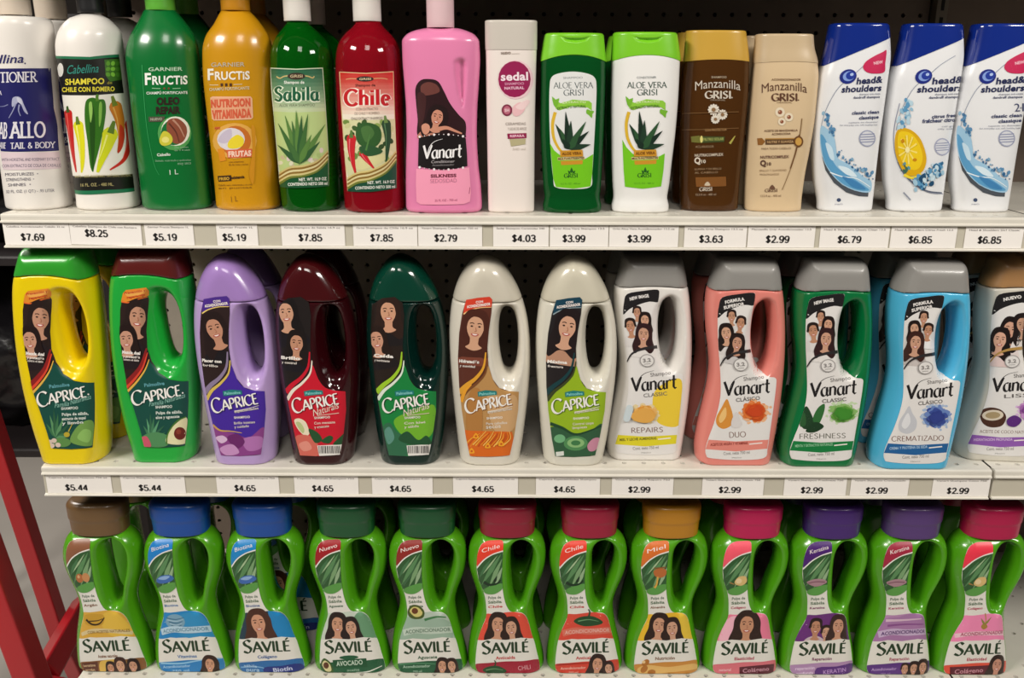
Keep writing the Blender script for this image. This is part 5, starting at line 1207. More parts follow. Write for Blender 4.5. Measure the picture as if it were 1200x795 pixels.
# ------------------------------------------------------------------ printed labels, middle row
def dome_label(i, tagc, tagt, hair, faces, band, low, mid, art, sub, ctext='CAPRICE', slogan=None, H=None, region=None):
    return None
REF6 = (520, 340, 630, 540)
def shift_region(i, ref, reg):
    """same label place on another bottle of the family: map through the reference bottle's own position"""
    return lab(ref[0], ref[1], reg)
def caprice(i, spec):
    l = shift_region(i, (R2[6], DOME.H), REF6)
    OUT = [(105, 45), (160, 36), (214, 31), (226, 44), (222, 110), (210, 190), (203, 270), (208, 350), (228, 415), (258, 456), (305, 471), (350, 474), (347, 560), (328, 680), (308, 768), (210, 776), (122, 772), (104, 690), (84, 560), (72, 450), (66, 320), (72, 200), (86, 110)]
    naturals = spec.get('nat')
    if naturals: OUT = [(60, 70), (110, 40), (170, 34), (205, 60), (212, 120), (206, 190), (200, 270), (208, 350), (228, 415), (258, 456), (305, 471), (350, 474), (347, 560), (328, 680), (308, 768), (210, 776), (122, 772), (104, 690), (84, 560), (68, 450), (56, 320), (52, 200)]
    l.clip_to(OUT); l.poly(spec['hair'], OUT)
    if not naturals:
        l.poly(spec['tag'], [(105, 45), (160, 36), (214, 31), (226, 44), (223, 78), (170, 78), (120, 92), (92, 108), (96, 72)])
        l.txt('f0e6e0', spec['tagt'][0], 150, 62, 184, 58, 11, .04); l.txt('f0e6e0', spec['tagt'][1], 108, 84, 218, 70, 13, .05)
        l.line(spec['line'], [(92, 112), (124, 94), (170, 82), (222, 80)], 6, 3)
    for f in spec['faces']: l.face(*f[:-1], **f[-1])
    # swoosh and lower panel
    l.blob(spec['low'], [(76, 510), (110, 470), (160, 430), (196, 390), (208, 352)] + [(228, 415), (258, 456), (305, 471), (349, 474), (347, 560), (328, 680), (308, 768), (210, 776), (122, 772), (104, 690), (86, 580)], n=3)
    if spec.get('mid'): l.blob(spec['mid'], [(110, 560), (200, 520), (345, 500), (336, 600), (318, 700), (220, 700), (120, 690), (100, 620)])
    l.line(spec['sw'][0], [(72, 478), (105, 445), (150, 410), (185, 360), (196, 290)], 26, 6)
    l.line(spec['sw'][1], [(76, 512), (108, 470), (152, 436), (192, 390), (205, 330)], 18, 5)
    spec['art'](l)
    l.poly('1f7a78', [(158, 474), (196, 466), (246, 470), (248, 488), (204, 492), (160, 496)]); l.txt('8fd4d0', 'Palmolive', 166, 490, 240, 485, 13, .02)
    V, T = pen_text('CAPRICE', wide=.20, thin=.07, nib=20, gap=.015, big=1.42)
    l.fit(spec.get('shadow', '5a3a28'), V, T, 104, 576, 322, 534, 47, shear=.06, capref=1.0); l.layer += 1
    l.fit('f1eee8', V, T, 100, 573, 318, 530, 47, shear=.06, capref=1.0)
    if naturals: l.txt('e8d8c8', 'Naturals', 196, 590, 316, 552, 32, .0, .35); l.line('e0c8b8', [(214, 586), (316, 574)], 3)
    else: l.line('e4ddd2', [(206, 566), (260, 556), (320, 540)], 4, 2); l.txt('ded6c8', 'Especialidades', 206, 574, 318, 556, 11, .02)
    l.txt('e8e2d8', 'SHAMPOO', 200, 602, 274, 598, 11, .03)
    for k, t in enumerate(spec['sub']): l.txt('ddd4c6', t, 198, 628 + 18 * k, 296 - 30 * k, 622 + 18 * k, 12, .02)
    l.txt('f0ebe4', spec['claim'][0], *spec.get('cp', (72, 336)), spec.get('cp', (72, 336))[0] + 92, spec.get('cp', (72, 336))[1] + 6, 15, .05); l.txt('e0d8d0', spec['claim'][1], spec.get('cp', (72, 336))[0] + 2, spec.get('cp', (72, 336))[1] + 20, spec.get('cp', (72, 336))[0] + 74, spec.get('cp', (72, 336))[1] + 26, 11, .03)
    if spec.get('bar'):
        l.poly('e6e2dc', [(206, 726), (322, 720), (314, 768), (212, 774)]); x = 212; rd = random.Random(i)
        while x < 310: w_ = rd.choice([2, 3, 4, 5]); l.poly('3a3636', [(x, 728), (x + w_, 728), (x + w_, 762), (x, 762)]); l.layer -= 1; x += w_ + rd.choice([2, 3, 4])
        l.layer += 1
    l.build('label', B2[i], spec['lab'])
def art_orange(l):
    l.blob('b07a3e', [(120, 480), (170, 470), (180, 640), (150, 700), (104, 640)]); l.blob('c9a070', [(200, 500), (260, 490), (340, 500), (330, 640), (240, 660)])
    l.line('e8a02c', [(80, 520), (100, 470), (130, 440)], 22, 4)
    l.poly('d8681c', [(96, 650), (150, 690), (220, 700), (318, 660), (326, 690), (308, 768), (210, 776), (122, 772), (104, 700)])
    for k in range(16): l.line(['f0b03a', 'c24a18', 'e88a24', 'f4c860'][k % 4], [(100 + 12 * k, 720 + 4 * (k % 3)), (130 + 12 * k, 690), (170 + 9 * k, 668 - 4 * (k % 4))], 5, 2); l.layer -= 1
    l.layer += 1
    for x, y in ((150, 680), (205, 725), (268, 715), (130, 750)): l.blob('f0a428', [(x - 14, y + 8), (x, y - 16), (x + 14, y + 8)], n=4); l.ell('c9561c', x, y, 5, 5)
caprice(6, dict(tag='d4402a', tagt=('CON', 'ACONDICIONADOR'), line='f0c080', hair='5a2c20', faces=[(148, 176, 112, dict(hair='4a2218', skin='d2a182', tilt=6, shirt='7a4030', hw=1.05))], low='b98c54', sw=('e0a030', '7a4a24'), art=art_orange, sub=('Para cabellos', 'secos'), claim=('Hidratación', 'y suavidad'), lab='orange and brown label with a portrait', shadow='8a5a30'))
def art_violet(l):
    l.blob('8a3f88', [(94, 640), (130, 660), (190, 668), (260, 690), (330, 640), (328, 700), (308, 768), (210, 776), (122, 772), (106, 700)], n=4); l.blob('d8b8d8', [(104, 690), (140, 680), (160, 700), (130, 716)]); l.blob('b070b0', [(230, 700), (280, 684), (322, 690), (310, 740), (250, 750)]); l.blob('6a2468', [(160, 690), (210, 672), (240, 710), (200, 740)]); l.line('caa050', [(96, 630), (130, 656), (180, 660), (230, 668)], 10, 3); l.blob('c690c4', [(120, 740), (180, 720), (210, 760), (150, 772)])
caprice(3, dict(tag='4a2a8a', tagt=('CON', 'ACONDICIONADOR'), line='e8cc70', hair='2a1a1a', faces=[(146, 186, 104, dict(hair='221414', skin='c08a70', tilt=-14, shirt='18141a'))], low='43259a', sw=('8a7a98', 'd4b85a'), art=art_violet, sub=('Brillo intenso', 'y cuidado'), claim=('Placer con', 'brillo'), lab='violet and black label with a portrait', shadow='241058'))
def art_apple(l):
    l.blob('e8dcc0', [(104, 610), (130, 600), (160, 620), (172, 670), (150, 680), (120, 650)]); l.blob('b9c48a', [(112, 622), (132, 618), (150, 650), (140, 668)]); l.blob('d2685a', [(104, 690), (150, 676), (200, 700), (210, 770), (122, 772)]); l.blob('e09080', [(120, 720), (160, 706), (180, 740), (140, 752)])
    for p in ([(170, 650), (210, 664), (230, 700), (195, 712)], [(226, 706), (262, 680), (282, 690), (262, 716)], [(280, 720), (320, 680), (340, 664), (326, 720)]): l.blob('24502c', p); 
caprice(4, dict(nat=1, hair='1c1616', faces=[(96, 110, 100, dict(hair='140f10', skin='c9987c', tilt=-4, shirt='16121a')), (138, 252, 84, dict(hair='181010', skin='c08c70', tilt=6, shirt='16121a'))], low='c8142c', sw=('c8142c', 'ece0d0'), art=art_apple, sub=('Con manzana', 'y aguacate'), claim=('Brillo', 'y control'), cp=(58, 322), bar=1, lab='red label with two women and a white barcode', shadow='6a0a18'))
def art_kiwi(l):
    l.blob('6fb02c', [(150, 610), (250, 560), (340, 540), (330, 660), (280, 700), (200, 690)]); l.blob('2f6a4a', [(96, 640), (130, 620), (160, 660), (200, 690), (210, 770), (122, 772), (104, 700)]); l.blob('5a9080', [(104, 660), (130, 640), (150, 690), (120, 720)]); l.blob('1f5030', [(170, 700), (210, 660), (260, 700), (300, 680), (320, 720), (260, 730)])
caprice(5, dict(nat=1, hair='231813', faces=[(138, 106, 100, dict(hair='2c1a14', skin='cf9a7c', tilt=0, shirt='1a1416')), (80, 236, 88, dict(hair='241510', skin='c8947a', tilt=-8, shirt='1a1416'))], low='12803c', sw=('9cc82c', 'dfe8d8'), art=art_kiwi, sub=('Con kiwi', 'y sábila'), claim=('Caída', 'y movimiento'), cp=(64, 312), bar=1, lab='green and lime label with two women and a white barcode', shadow='0a4424'))
def art_lime(l):
    l.blob('2f5a3c', [(94, 640), (140, 640), (200, 668), (270, 660), (336, 620), (328, 700), (308, 768), (210, 776), (122, 772), (106, 700)], n=4); l.line('1c4428', [(94, 620), (150, 640), (220, 670), (335, 630)], 16, 6)
    l.ell('4f8a54', 215, 712, 56, 34); l.ell('8ab878', 215, 710, 40, 22); l.ell('3f7a48', 215, 710, 22, 12); l.ell('6fae7c', 140, 690, 26, 20); l.blob('c88aa0', [(270, 720), (296, 690), (326, 690), (312, 740), (280, 748)]); l.poly('d8dcd4', [(124, 752), (160, 748), (162, 768), (126, 772)])
caprice(7, dict(tag='143f52', tagt=('CON', 'ACONDICIONADOR'), line='8a9aa0', hair='1f1a1c', faces=[(160, 172, 112, dict(hair='1c1214', skin='d0a084', tilt=10, shirt='b88a70'))], low='93b41e', sw=('123c40', '3a4420'), art=art_lime, sub=('Control caspa', 'limpieza'), claim=('Máxima', 'frescura'), lab='lime green and dark label with a portrait', shadow='4a6a10'))

# yellow and bright green bottles
def flip_label(i, spec):
    l = lab(R2[2], FLIP.H, (130, 330, 240, 530))
    OUT = [(52, 84), (110, 74), (170, 64), (178, 80), (172, 150), (166, 230), (170, 310), (190, 370), (222, 425), (270, 456), (320, 464), (362, 464), (362, 560), (358, 660), (346, 764), (250, 772), (158, 768), (138, 690), (108, 590), (78, 500), (58, 380), (42, 240), (44, 130)]
    FULL = [(48, 92), (56, 56), (70, 40), (120, 34), (165, 28), (178, 44)] + OUT[3:]
    l.clip_to(FULL); l.poly('2a1a18', OUT)
    l.blob('e08a2c', [(48, 92), (56, 56), (70, 40), (120, 34), (165, 28), (178, 44), (172, 68), (120, 78), (72, 96)], n=5); l.blob('e8a850', [(66, 54), (120, 44), (160, 40), (150, 58), (90, 72)]); l.txt('c03a20', 'Prevención y', 64, 60, 162, 46, 12, .03); l.txt('c03a20', 'reparación', 76, 80, 160, 66, 11, .03); l.line('e86a2c', [(50, 94), (84, 98), (130, 82), (172, 72)], 6, 3)
    l.face(126, 168, 108, '241614', 'c08e74', '20161a', True, 6); l.face(74, 270, 88, '20100f', 'c4927a', '20161a', True, -4)
    l.txt('f0eae4', 'Mezcla dual', 54, 334, 138, 340, 15, .05); l.txt('e8e0d8', 'y protección', 58, 352, 136, 358, 13, .04); l.txt('e0d8d0', 'contra el daño', 60, 366, 132, 372, 10, .03)
    l.blob('0f4a40', [(82, 520), (120, 470), (160, 420), (182, 372), (222, 425), (270, 456), (362, 464), (362, 560), (358, 660), (346, 764), (250, 772), (158, 768), (138, 690), (104, 590)], n=3)
    l.line('8a1c1e', [(70, 478), (106, 440), (142, 390), (168, 310)], 30, 8); l.line('d8442c', [(74, 494), (114, 452), (150, 400), (172, 330)], 14, 5); l.line('e0b04a', [(80, 510), (122, 466), (160, 412), (180, 362)], 12, 4)
    spec['art'](l)
    l.txt('5fa0a8', 'Palmolive', 158, 490, 252, 480, 17, .03)
    V, T = pen_text('CAPRICE', wide=.20, thin=.07, nib=20, gap=.015, big=1.42); l.fit('0a3028', V, T, 104, 578, 330, 532, 47, shear=.06, capref=1.0); l.layer += 1; l.fit('f1eee8', V, T, 100, 575, 328, 528, 47, shear=.06, capref=1.0); l.ell('f1eee8', 336, 518, 4, 4)
    l.txt('8fc4b4', 'Familia', 180, 580, 246, 570, 22, .0, .35); l.txt('8fc4b4', 'Naturaleza', 254, 566, 348, 538, 22, .0, .35); l.txt('d8e0d8', 'SHAMPOO', 210, 590, 288, 586, 13, .03)
    for k, t in enumerate(spec['sub']): l.txt('d8dfd6', t, 212, 618 + 20 * k, 334 - 12 * k, 612 + 20 * k, 14, .03)
    l.build('label', B2[i], spec['lab'])
def art_avo(l):
    aloe(l, 190, 730, .62, ('3f7a54', '5a9a70', '2f6448')); l.blob('4f8a58', [(150, 720), (210, 700), (270, 720), (260, 765), (165, 766)]); l.blob('d8e0c0', [(104, 612), (120, 640), (140, 700), (156, 760), (140, 720), (116, 650)]); l.blob('c8566a', [(140, 730), (170, 720), (190, 764), (160, 768)])
    l.blob('e2dcae', [(262, 750), (272, 700), (310, 656), (354, 632), (360, 690), (350, 752)]); l.ell('6a2018', 324, 706, 28, 30); l.ell('8a3a2a', 318, 698, 12, 12); l.line('4a7a2c', [(262, 756), (268, 706), (306, 652), (352, 628)], 6)
def art_aloe2(l):
    aloe(l, 180, 720, .7, ('3a7048', '5a9060', '2a5a3c')); l.blob('6f9a4a', [(250, 740), (270, 680), (320, 640), (356, 650), (350, 752)]); l.blob('8ab860', [(280, 720), (310, 680), (344, 690), (330, 740)]); l.ell('b8a430', 232, 704, 14, 12); l.ell('5a8a48', 210, 740, 40, 22); [l.ell('d8c4b4', x, y, 13, 11, x) for x, y in ((150, 740), (172, 732), (162, 756), (190, 752))]; l.line('c8b040', [(240, 690), (262, 650)], 5, 2)
flip_label(2, dict(art=art_avo, sub=('Pulpa de sábila,', 'aloe y aguacate'), lab='dark green label with two women and an avocado half'))
flip_label(1, dict(art=art_aloe2, sub=('Pulpa de sábila,', 'extracto de nopal', 'y limón'), lab='dark green label with two women and an aloe plant'))

# waisted bottles
def waist(i, spec):
    l = lab(R2[9], VAN.H, (815, 340, 925, 550))
    bg = 'e2dfdc'
    OUT = [(98, 122), (104, 70), (120, 32), (190, 18), (256, 12), (264, 32), (252, 100), (242, 190), (247, 270), (276, 338), (318, 382), (354, 390), (358, 420), (346, 520), (332, 620), (320, 700), (302, 746), (180, 754), (68, 746), (48, 734), (44, 704), (58, 655), (82, 590), (104, 510), (112, 440), (108, 340), (100, 230)]
    OUT = [tuple(p) for p in cat_rom(OUT, True, 4)]; l.clip_to(OUT); l.poly(bg, OUT)
    l.blob(spec.get('tag', '1c1a1c'), [(98, 124), (104, 70), (120, 32), (190, 18), (256, 12), (264, 32), (258, 68), (220, 66), (170, 80), (128, 100)], n=3)
    for k, t in enumerate(spec['tagt']): l.txt('e4e0dc', t, 132 - 6 * k + spec.get('tx', 0), 62 + 24 * k, 218, 46 + 22 * k, 15, .05, 0, 2)
    for f in spec['faces']: l.face(*f[:-1], **f[-1])
    l.line(spec.get('sw', '2a282a'), [(106, 338), (132, 300), (180, 278), (244, 268)], 4, 15)
    l.blob(bg, [(110, 346), (140, 304), (190, 286), (246, 280), (262, 320), (200, 360), (112, 380)], n=3) if False else None
    l.ell('9a9694', 200, 330, 33, 29); l.ell(bg, 200, 330, 29, 25); l.txt('8a8684', '3.2', 182, 338, 218, 334, 17, .05); l.line('9a9694', [(186, 346), (214, 344)], 3)
    spec['art'](l)
    l.txt('7a7674', 'Shampoo', 214, 404, 304, 392, 18, .02)
    vanart(l, '1a181a', 122, 470, 330, 454, 62); l.txt('6a6664', spec.get('cls', 'CLÁSICO'), 180, 496, 286, 486, 17, .01)
    nm, x0, x1, h = spec['name']; (l.txt if len(nm) > 12 else lambda *a: l.ptxt(*a[:-1], wide=.13, thin=.10, nib=0))('7a5a50' if i != 10 else '6a6a60', nm.replace('Ú', 'U'), x0, 655, x1, 651, h * .9, .0)
    st = spec['stripe']
    l.poly(st, [(58, 664), (180, 672), (324, 664), (318, 704), (180, 716), (44, 706)])
    l.txt(spec.get('st2', 'f0e4de'), spec['st'], 66, 692, 232, 684, 12, .03); l.line('f0e8e2', [(238, 684), (296, 678)], 5); l.txt('8f8b88', 'Cont. neto 750 ml', 124, 732, 240, 726, 14, .01); l.txt('8f8b88', 'México', 162, 748, 204, 746, 7)
    l.build('label', B2[i], spec['lab'])
FAM = [(160, 118, 46, dict(hair='241614', skin='c09074', shirt='d8d4d2', long=False)), (200, 148, 50, dict(hair='2a1a16', skin='bd8a6c', shirt='e0dedc', long=False, tilt=8)), (136, 192, 60, dict(hair='1f1210', skin='cfa084', shirt='dcd8d6', tilt=-4)), (184, 236, 60, dict(hair='241614', skin='c4927a', shirt='c9c5c4', tilt=8))]
FAM2 = [(162, 116, 44, dict(hair='241614', skin='c09074', shirt='d8d4d2', long=False)), (196, 150, 50, dict(hair='1f1210', skin='cfa084', shirt='e0dedc', tilt=4)), (130, 178, 56, dict(hair='241814', skin='bd8a6c', shirt='dcd8d6', long=False, tilt=-6)), (188, 214, 66, dict(hair='30181a', skin='c99a80', shirt='e4e0dc', tilt=4))]
FAM3 = [(180, 112, 46, dict(hair='241614', skin='c09074', shirt='d8d4d2', long=False)), (142, 160, 50, dict(hair='1f1210', skin='cfa084', shirt='dcd8d6', tilt=-6)), (202, 168, 50, dict(hair='2a1a16', skin='bd8a6c', shirt='eceaea', long=False, tilt=6)), (150, 220, 66, dict(hair='3a1e18', skin='c99a80', shirt='c8c0bc', tilt=4))]
def splash(l, cols, cx, cy, rx, ry, n=22, seed=2):
    rd = random.Random(seed); n = n * 3
    for k in range(n):
        q = (1 - k / n) ** .7 * (.75 + .4 * rd.random()); a = rd.random() * 6.28; x, y = cx + rx * q * math.cos(a), cy + ry * q * math.sin(a); r = (1.2 - min(q, 1)) * rx * .30 + 4
        l.blob(cols[max(0, min(len(cols) - 1, int((q + rd.uniform(-.15, .15)) * len(cols))))], [(x + r * (.5 + .8 * rd.random()) * math.cos(b), y + r * .8 * (.5 + .8 * rd.random()) * math.sin(b)) for b in [j * 1.047 for j in range(6)]], n=3); l.layer -= .85
    l.layer = int(l.layer) + 1
def art_duo(l):
    splash(l, ['c9461c', 'd2561e', 'e07a38', 'eab488'], 262, 540, 66, 56, 26); l.blob('d8903a', [(138, 484), (152, 510), (166, 560), (158, 600), (124, 616), (96, 600), (92, 566), (116, 520)], n=5); l.blob('ecc078', [(132, 520), (136, 560), (112, 590), (104, 566)]); l.blob('d9d4d2', [(180, 540), (196, 570), (204, 596), (184, 612), (160, 604), (160, 578)], n=5)
waist(9, dict(tagt=('FORMULA', 'SUPERIOR'), faces=FAM, art=art_duo, name=('DÚO', 150, 224, 26), stripe='e2897c', st='ACEITE DE ARGÁN Y VITAMINAS', st2='8a2a20', lab='white label with four people and an orange splash'))
def art_mint(l):
    splash(l, ['3f8a2c', '5a9a3a', '8ab868', 'c4d8b0'], 272, 540, 70, 52, 26, 5)
    for p, c in (([(100, 610), (86, 560), (110, 510), (140, 560), (150, 600)], '1c3f24'), ([(140, 570), (160, 520), (190, 500), (188, 540), (166, 590)], '2f6a34'), ([(110, 620), (150, 580), (190, 600), (150, 626)], '173a20'), ([(86, 600), (84, 560), (104, 540), (110, 590)], '2a5a30')): l.blob(c, p)
waist(10, dict(tagt=('NEW IMAGE',), faces=FAM2, art=art_mint, cls='CLASSIC', name=('FRESHNESS', 84, 288, 24), stripe='0a7a3c', st='MENTA Y EXTRACTOS NATURALES', st2='8fc49c', lab='white label with four people and mint leaves'))
def art_cream(l):
    splash(l, ['2f3f8a', '3a4f9a', '6a86c0', 'a8bcd8'], 262, 546, 68, 56, 26, 8); l.blob('c4c6cc', [(140, 500), (156, 530), (178, 566), (172, 604), (140, 622), (104, 608), (100, 570), (122, 530)], n=5); l.blob('e0e1e4', [(136, 530), (150, 570), (130, 600), (112, 580)])
waist(11, dict(tagt=('FORMULA', 'SUPERIOR'), faces=FAM3, art=art_cream, name=('CREMATIZADO', 72, 302, 24), stripe='1f5f9a', st='CREMA Y PROTEÍNA DE SEDA', st2='a8c4dc', lab='white label with four people and a blue splash'))
def art_honey(l):
    l.blob('e8c83a', [(230, 470), (300, 420), (352, 420), (346, 520), (332, 622), (250, 616), (220, 560)], n=5); splash(l, ['d08a2c', 'dc9a3c', 'e8b868', 'e6d2a0'], 180, 568, 70, 44, 22, 11); l.blob('e0a850', [(120, 570), (180, 540), (230, 570), (200, 606), (140, 600)]); l.blob('c8d4d8', [(104, 530), (130, 540), (110, 600), (84, 590)])
waist(8, dict(tagt=('NEW IMAGE',), faces=FAM2, art=art_honey, cls='CLASSIC', name=('REPAIRS', 120, 262, 24), stripe='dcd02a', st='MIEL Y LECHE ALMENDRAS', st2='6a6420', lab='white label with four people and honey'))
def art_coco(l):
    splash(l, ['8a4a9a', 'a868b0', 'c490c8', 'd8b8dc'], 290, 550, 56, 60, 24, 13); l.blob('4a2c20', [(84, 560), (120, 540), (170, 548), (196, 580), (180, 620), (130, 628), (94, 606)], n=5); l.ell('d8ccb8', 138, 574, 46, 24, -4); l.ell('a8946f', 138, 574, 32, 15, -4); l.line('e4e0dc', [(140, 540), (142, 515)], 6, 2); l.blob('5a2a7a', [(200, 590), (230, 570), (262, 590), (240, 620), (206, 616)])
waist(12, dict(tagt=('NUEVO',), tx=10, faces=[(178, 190, 78, dict(hair='1c1010', skin='d0a088', shirt='e0d4d0', tilt=12)), (232, 166, 70, dict(hair='1f1414', skin='c89a80', shirt='e4dcd8', tilt=-12)), (140, 236, 76, dict(hair='1a1010', skin='d8a890', shirt='e0c8c4', tilt=4))], sw='b08a4a', art=art_coco, cls='LISS', name=('ACEITE DE COCO NATURAL', 88, 320, 16), stripe='8f5aae', st='HIDRATACIÓN PROFUNDA', st2='d4b8e0', lab='white label with long-haired women and a coconut'))
# ------------------------------------------------------------------ printed labels, bottom row
def savile(i, s):
    l = lab(R3[6], SAV.H, (540, 620, 650, 795)); WH = 'e4e1d8'
    OUT = [(140, 64), (180, 60), (222, 62), (226, 100), (220, 200), (222, 310), (236, 390), (262, 438), (300, 442), (332, 450), (356, 482), (378, 560), (392, 600), (406, 660), (420, 720), (416, 758), (390, 780), (300, 790), (150, 786), (98, 764), (80, 738), (80, 680), (90, 595), (110, 530), (134, 470), (136, 430), (130, 370), (116, 318), (96, 270), (85, 212), (88, 140), (106, 86)]
    OUT = [tuple(p) for p in cat_rom(OUT, True, 3)]; l.clip_to(OUT); l.poly(WH, OUT)
    l.blob(s['tag'], [(140, 64), (180, 60), (222, 62), (226, 116), (180, 130), (130, 158), (88, 202), (86, 150), (106, 88)], n=3)
    if s.get('tagt'): l.txt('f0e4e0', s['tagt'], 112, 128, 208, 100, 22, .0, .25)
    l.poly('2f5a30', [(86, 212), (124, 166), (170, 138), (224, 122), (221, 200), (222, 312), (190, 330), (160, 345), (128, 340), (116, 318), (96, 270)])
    for k, (x0, y0, x1, y1, w_) in enumerate([(110, 300, 214, 134, 26), (150, 310, 220, 160, 24), (96, 262, 160, 160, 22), (180, 310, 222, 200, 20), (118, 240, 196, 140, 10)]): l.leaf(['5a8a58', '7aa070', '44744a', '93b088', 'a4c094'][k], x0, y0, x1, y1, w_, 0, .5)
    l.blob('5a9a48', [(122, 322), (170, 300), (221, 290), (222, 318), (180, 346), (134, 344)], n=4)
    l.line('eceae2', [(85, 208), (124, 164), (172, 134), (226, 116)], 7, 5)
    s['icon'](l)
    for k, (t, c) in enumerate([('Pulpa de', '6a7a6a'), ('Sábila', '4a6a4a'), (s['third'], s.get('tc', s['bot']))]): l.txt(c, t, 146, 374 + 24 * k, 214 + 4 * k, 370 + 24 * k, 15 if k < 2 else 13, .03)
    l.blob(s['mid'], [(136, 452), (180, 452), (262, 442), (300, 444), (332, 452), (356, 484), (378, 562), (388, 592), (300, 585), (200, 586), (92, 594), (110, 532), (132, 480)], n=3)
    s['art'](l)
    l.poly(WH, [(90, 590), (160, 584), (240, 590), (320, 578), (388, 582), (404, 650), (412, 690), (330, 706), (240, 704), (150, 712), (80, 716), (80, 680)])
    V, T = pen_text('SAVILÉ', wide=.24, thin=.08, nib=24, serif=.06, gap=.03, big=1.3); l.fit('1f3a20', V, T, 112, 662, 362, 652, 52, capref=1.0)
    l.txt(s.get('subc', s['bot']), s['sub'], 186, 694, 290, 690, 17, .03)
    s['low'](l)
    l.build('label', B3[i], s['lab'])
def pan(l, c, top=704, slope=-14):
    l.blob(c, [(80, 718), (150, 712), (240, top), (330, top - 2), (414, 690 + 2), (420, 722), (416, 758), (390, 780), (300, 790), (150, 786), (98, 764), (80, 738)], n=3)
def cond(l, c, c2):
    l.line(c2, [(112, 555), (180, 540), (260, 544), (372, 536)], 34); l.txt(c, 'ACONDICIONADOR', 124, 560, 364, 546, 20, .03, 0, 3)
def two(l, cx=236, cy=510, h=82, hair='2c1a14'):
    l.face(cx - 34, cy, h, hair, 'cf9a7c', 'd8b8a4', True, 4, 1, 1.05); l.face(cx + 36, cy + 16, h * .9, hair, 'd0a084', 'd8c0b0', True, -8, -1, 1.0)
def chil(l, x, y, s=1.0):
    l.blob('1f4a28', [(x - 70 * s, y), (x - 40 * s, y - 22 * s), (x + 20 * s, y - 26 * s), (x + 70 * s, y), (x + 50 * s, y + 16 * s), (x - 20 * s, y + 22 * s)]); l.line('1f4a28', [(x, y - 20 * s), (x + 6 * s, y - 46 * s), (x - 2 * s, y - 60 * s)], 10 * s, 5 * s); l.line('6a9a6a', [(x - 50 * s, y - 2), (x, y - 10 * s), (x + 50 * s, y - 2)], 6 * s, 2)
def icon_nuts(l): l.ell('b06a3c', 150, 270, 20, 24); l.ell('c48a58', 184, 266, 20, 24); l.ell('d8a878', 146, 262, 7, 9)
def icon_pill(l): l.blob('3f6ab0', [(120, 280), (150, 256), (200, 252), (216, 272), (180, 292), (136, 296)]); l.blob('8fb0dc', [(132, 272), (160, 258), (196, 258), (170, 276)])
def icon_none(l): l.line('3f6a44', [(120, 300), (160, 250), (200, 180)], 12, 4)
def icon_chili(l): l.line('16301c', [(122, 282), (150, 296), (190, 292), (212, 272)], 16, 6); l.leaf('16301c', 176, 286, 194, 250, 16)
def icon_honey(l): l.blob('b86a34', [(150, 220), (180, 206), (214, 212), (216, 240), (190, 256), (160, 248)], n=4); l.line('d8a84a', [(174, 250), (170, 290), (160, 310)], 8, 12); l.line('8a5a2c', [(150, 206), (214, 200)], 6)
def icon_gold(l): l.blob('d8b878', [(150, 276), (170, 250), (206, 248), (214, 276), (190, 296), (160, 292)]); l.ell('e8d0a0', 172, 272, 16, 14); l.line('9a7a44', [(126, 280), (150, 290)], 8, 4)
def icon_lilac(l): l.blob('a8848c', [(112, 278), (150, 260), (200, 262), (214, 280), (160, 300)]); l.line('7a5060', [(120, 282), (160, 274), (206, 276)], 5)
def A1(l): l.blob('e0b844', [(250, 460), (300, 450), (340, 480), (378, 570), (280, 580), (230, 520)]); l.blob('c89a30', [(140, 470), (200, 460), (250, 470), (230, 520), (150, 520)]); l.line('2a1a10', [(150, 490), (180, 516), (220, 512), (250, 480)], 12, 5); l.line('4a3418', [(160, 500), (210, 496), (240, 486)], 7, 3); l.line('d8c490', [(110, 570), (200, 548), (376, 560)], 20); l.txt('8a6a34', 'CON ACEITES NATURALES', 150, 566, 366, 554, 15, .02)
def L_1(l):
    pan(l, '8a5a30'); l.blob('d8b050', [(190, 720), (240, 704), (330, 706), (320, 780), (200, 786)]); l.poly('5a2c1c', [(90, 722), (180, 714), (176, 784), (102, 766)]); l.txt('d8b890', 'keratina', 100, 742, 166, 738, 14, .02); l.txt('d8b890', 'argán', 108, 764, 160, 762, 12, .02)
    for x, y, h, q in ((246, 748, 48, dict(hair='2a1814', skin='c8906f')), (300, 736, 62, dict(hair='3a1e18', skin='d0a080')), (366, 736, 54, dict(hair='241412', skin='c8967a'))): l.face(x, y, h, shirt='c8a890', **q)
def A2(l): l.blob('2f8fc4', [(220, 470), (300, 450), (340, 470), (380, 580), (280, 590), (200, 560)]); l.ell('7aa4bc', 196, 500, 52, 40); [l.line(['3a6a8a', 'a8c4d4'][k % 2], [(150 + 6 * k, 480 + 10 * k), (200, 488 + 10 * k), (244 - 4 * k, 478 + 10 * k)], 6, 3) for k in range(5)]; cond(l, '6a94ac', 'b8d4e4')
def L_2(l): pan(l, '2a7fc0'); l.line('8fc4e4', [(90, 720), (200, 722), (300, 706), (412, 694)], 10, 4); l.txt('a8d0ec', 'Acondicionador', 102, 748, 250, 740, 15, .02); l.txt('a8d0ec', '750 ml', 150, 770, 240, 764, 13, .02); l.face(354, 728, 66, '3a241c', 'cf9a7c', '6a4a44', True, 4, 1, 1.15)
def A3(l): l.blob('1f3a4a', [(112, 530), (134, 470), (180, 460), (200, 590), (100, 592)]); l.blob('1f84c0', [(262, 446), (300, 446), (334, 456), (358, 490), (386, 588), (300, 590)], n=4); l.face(206, 508, 104, '4a2a1e', 'd0987a', 'c49a84', True, -6, 1, 1.15)
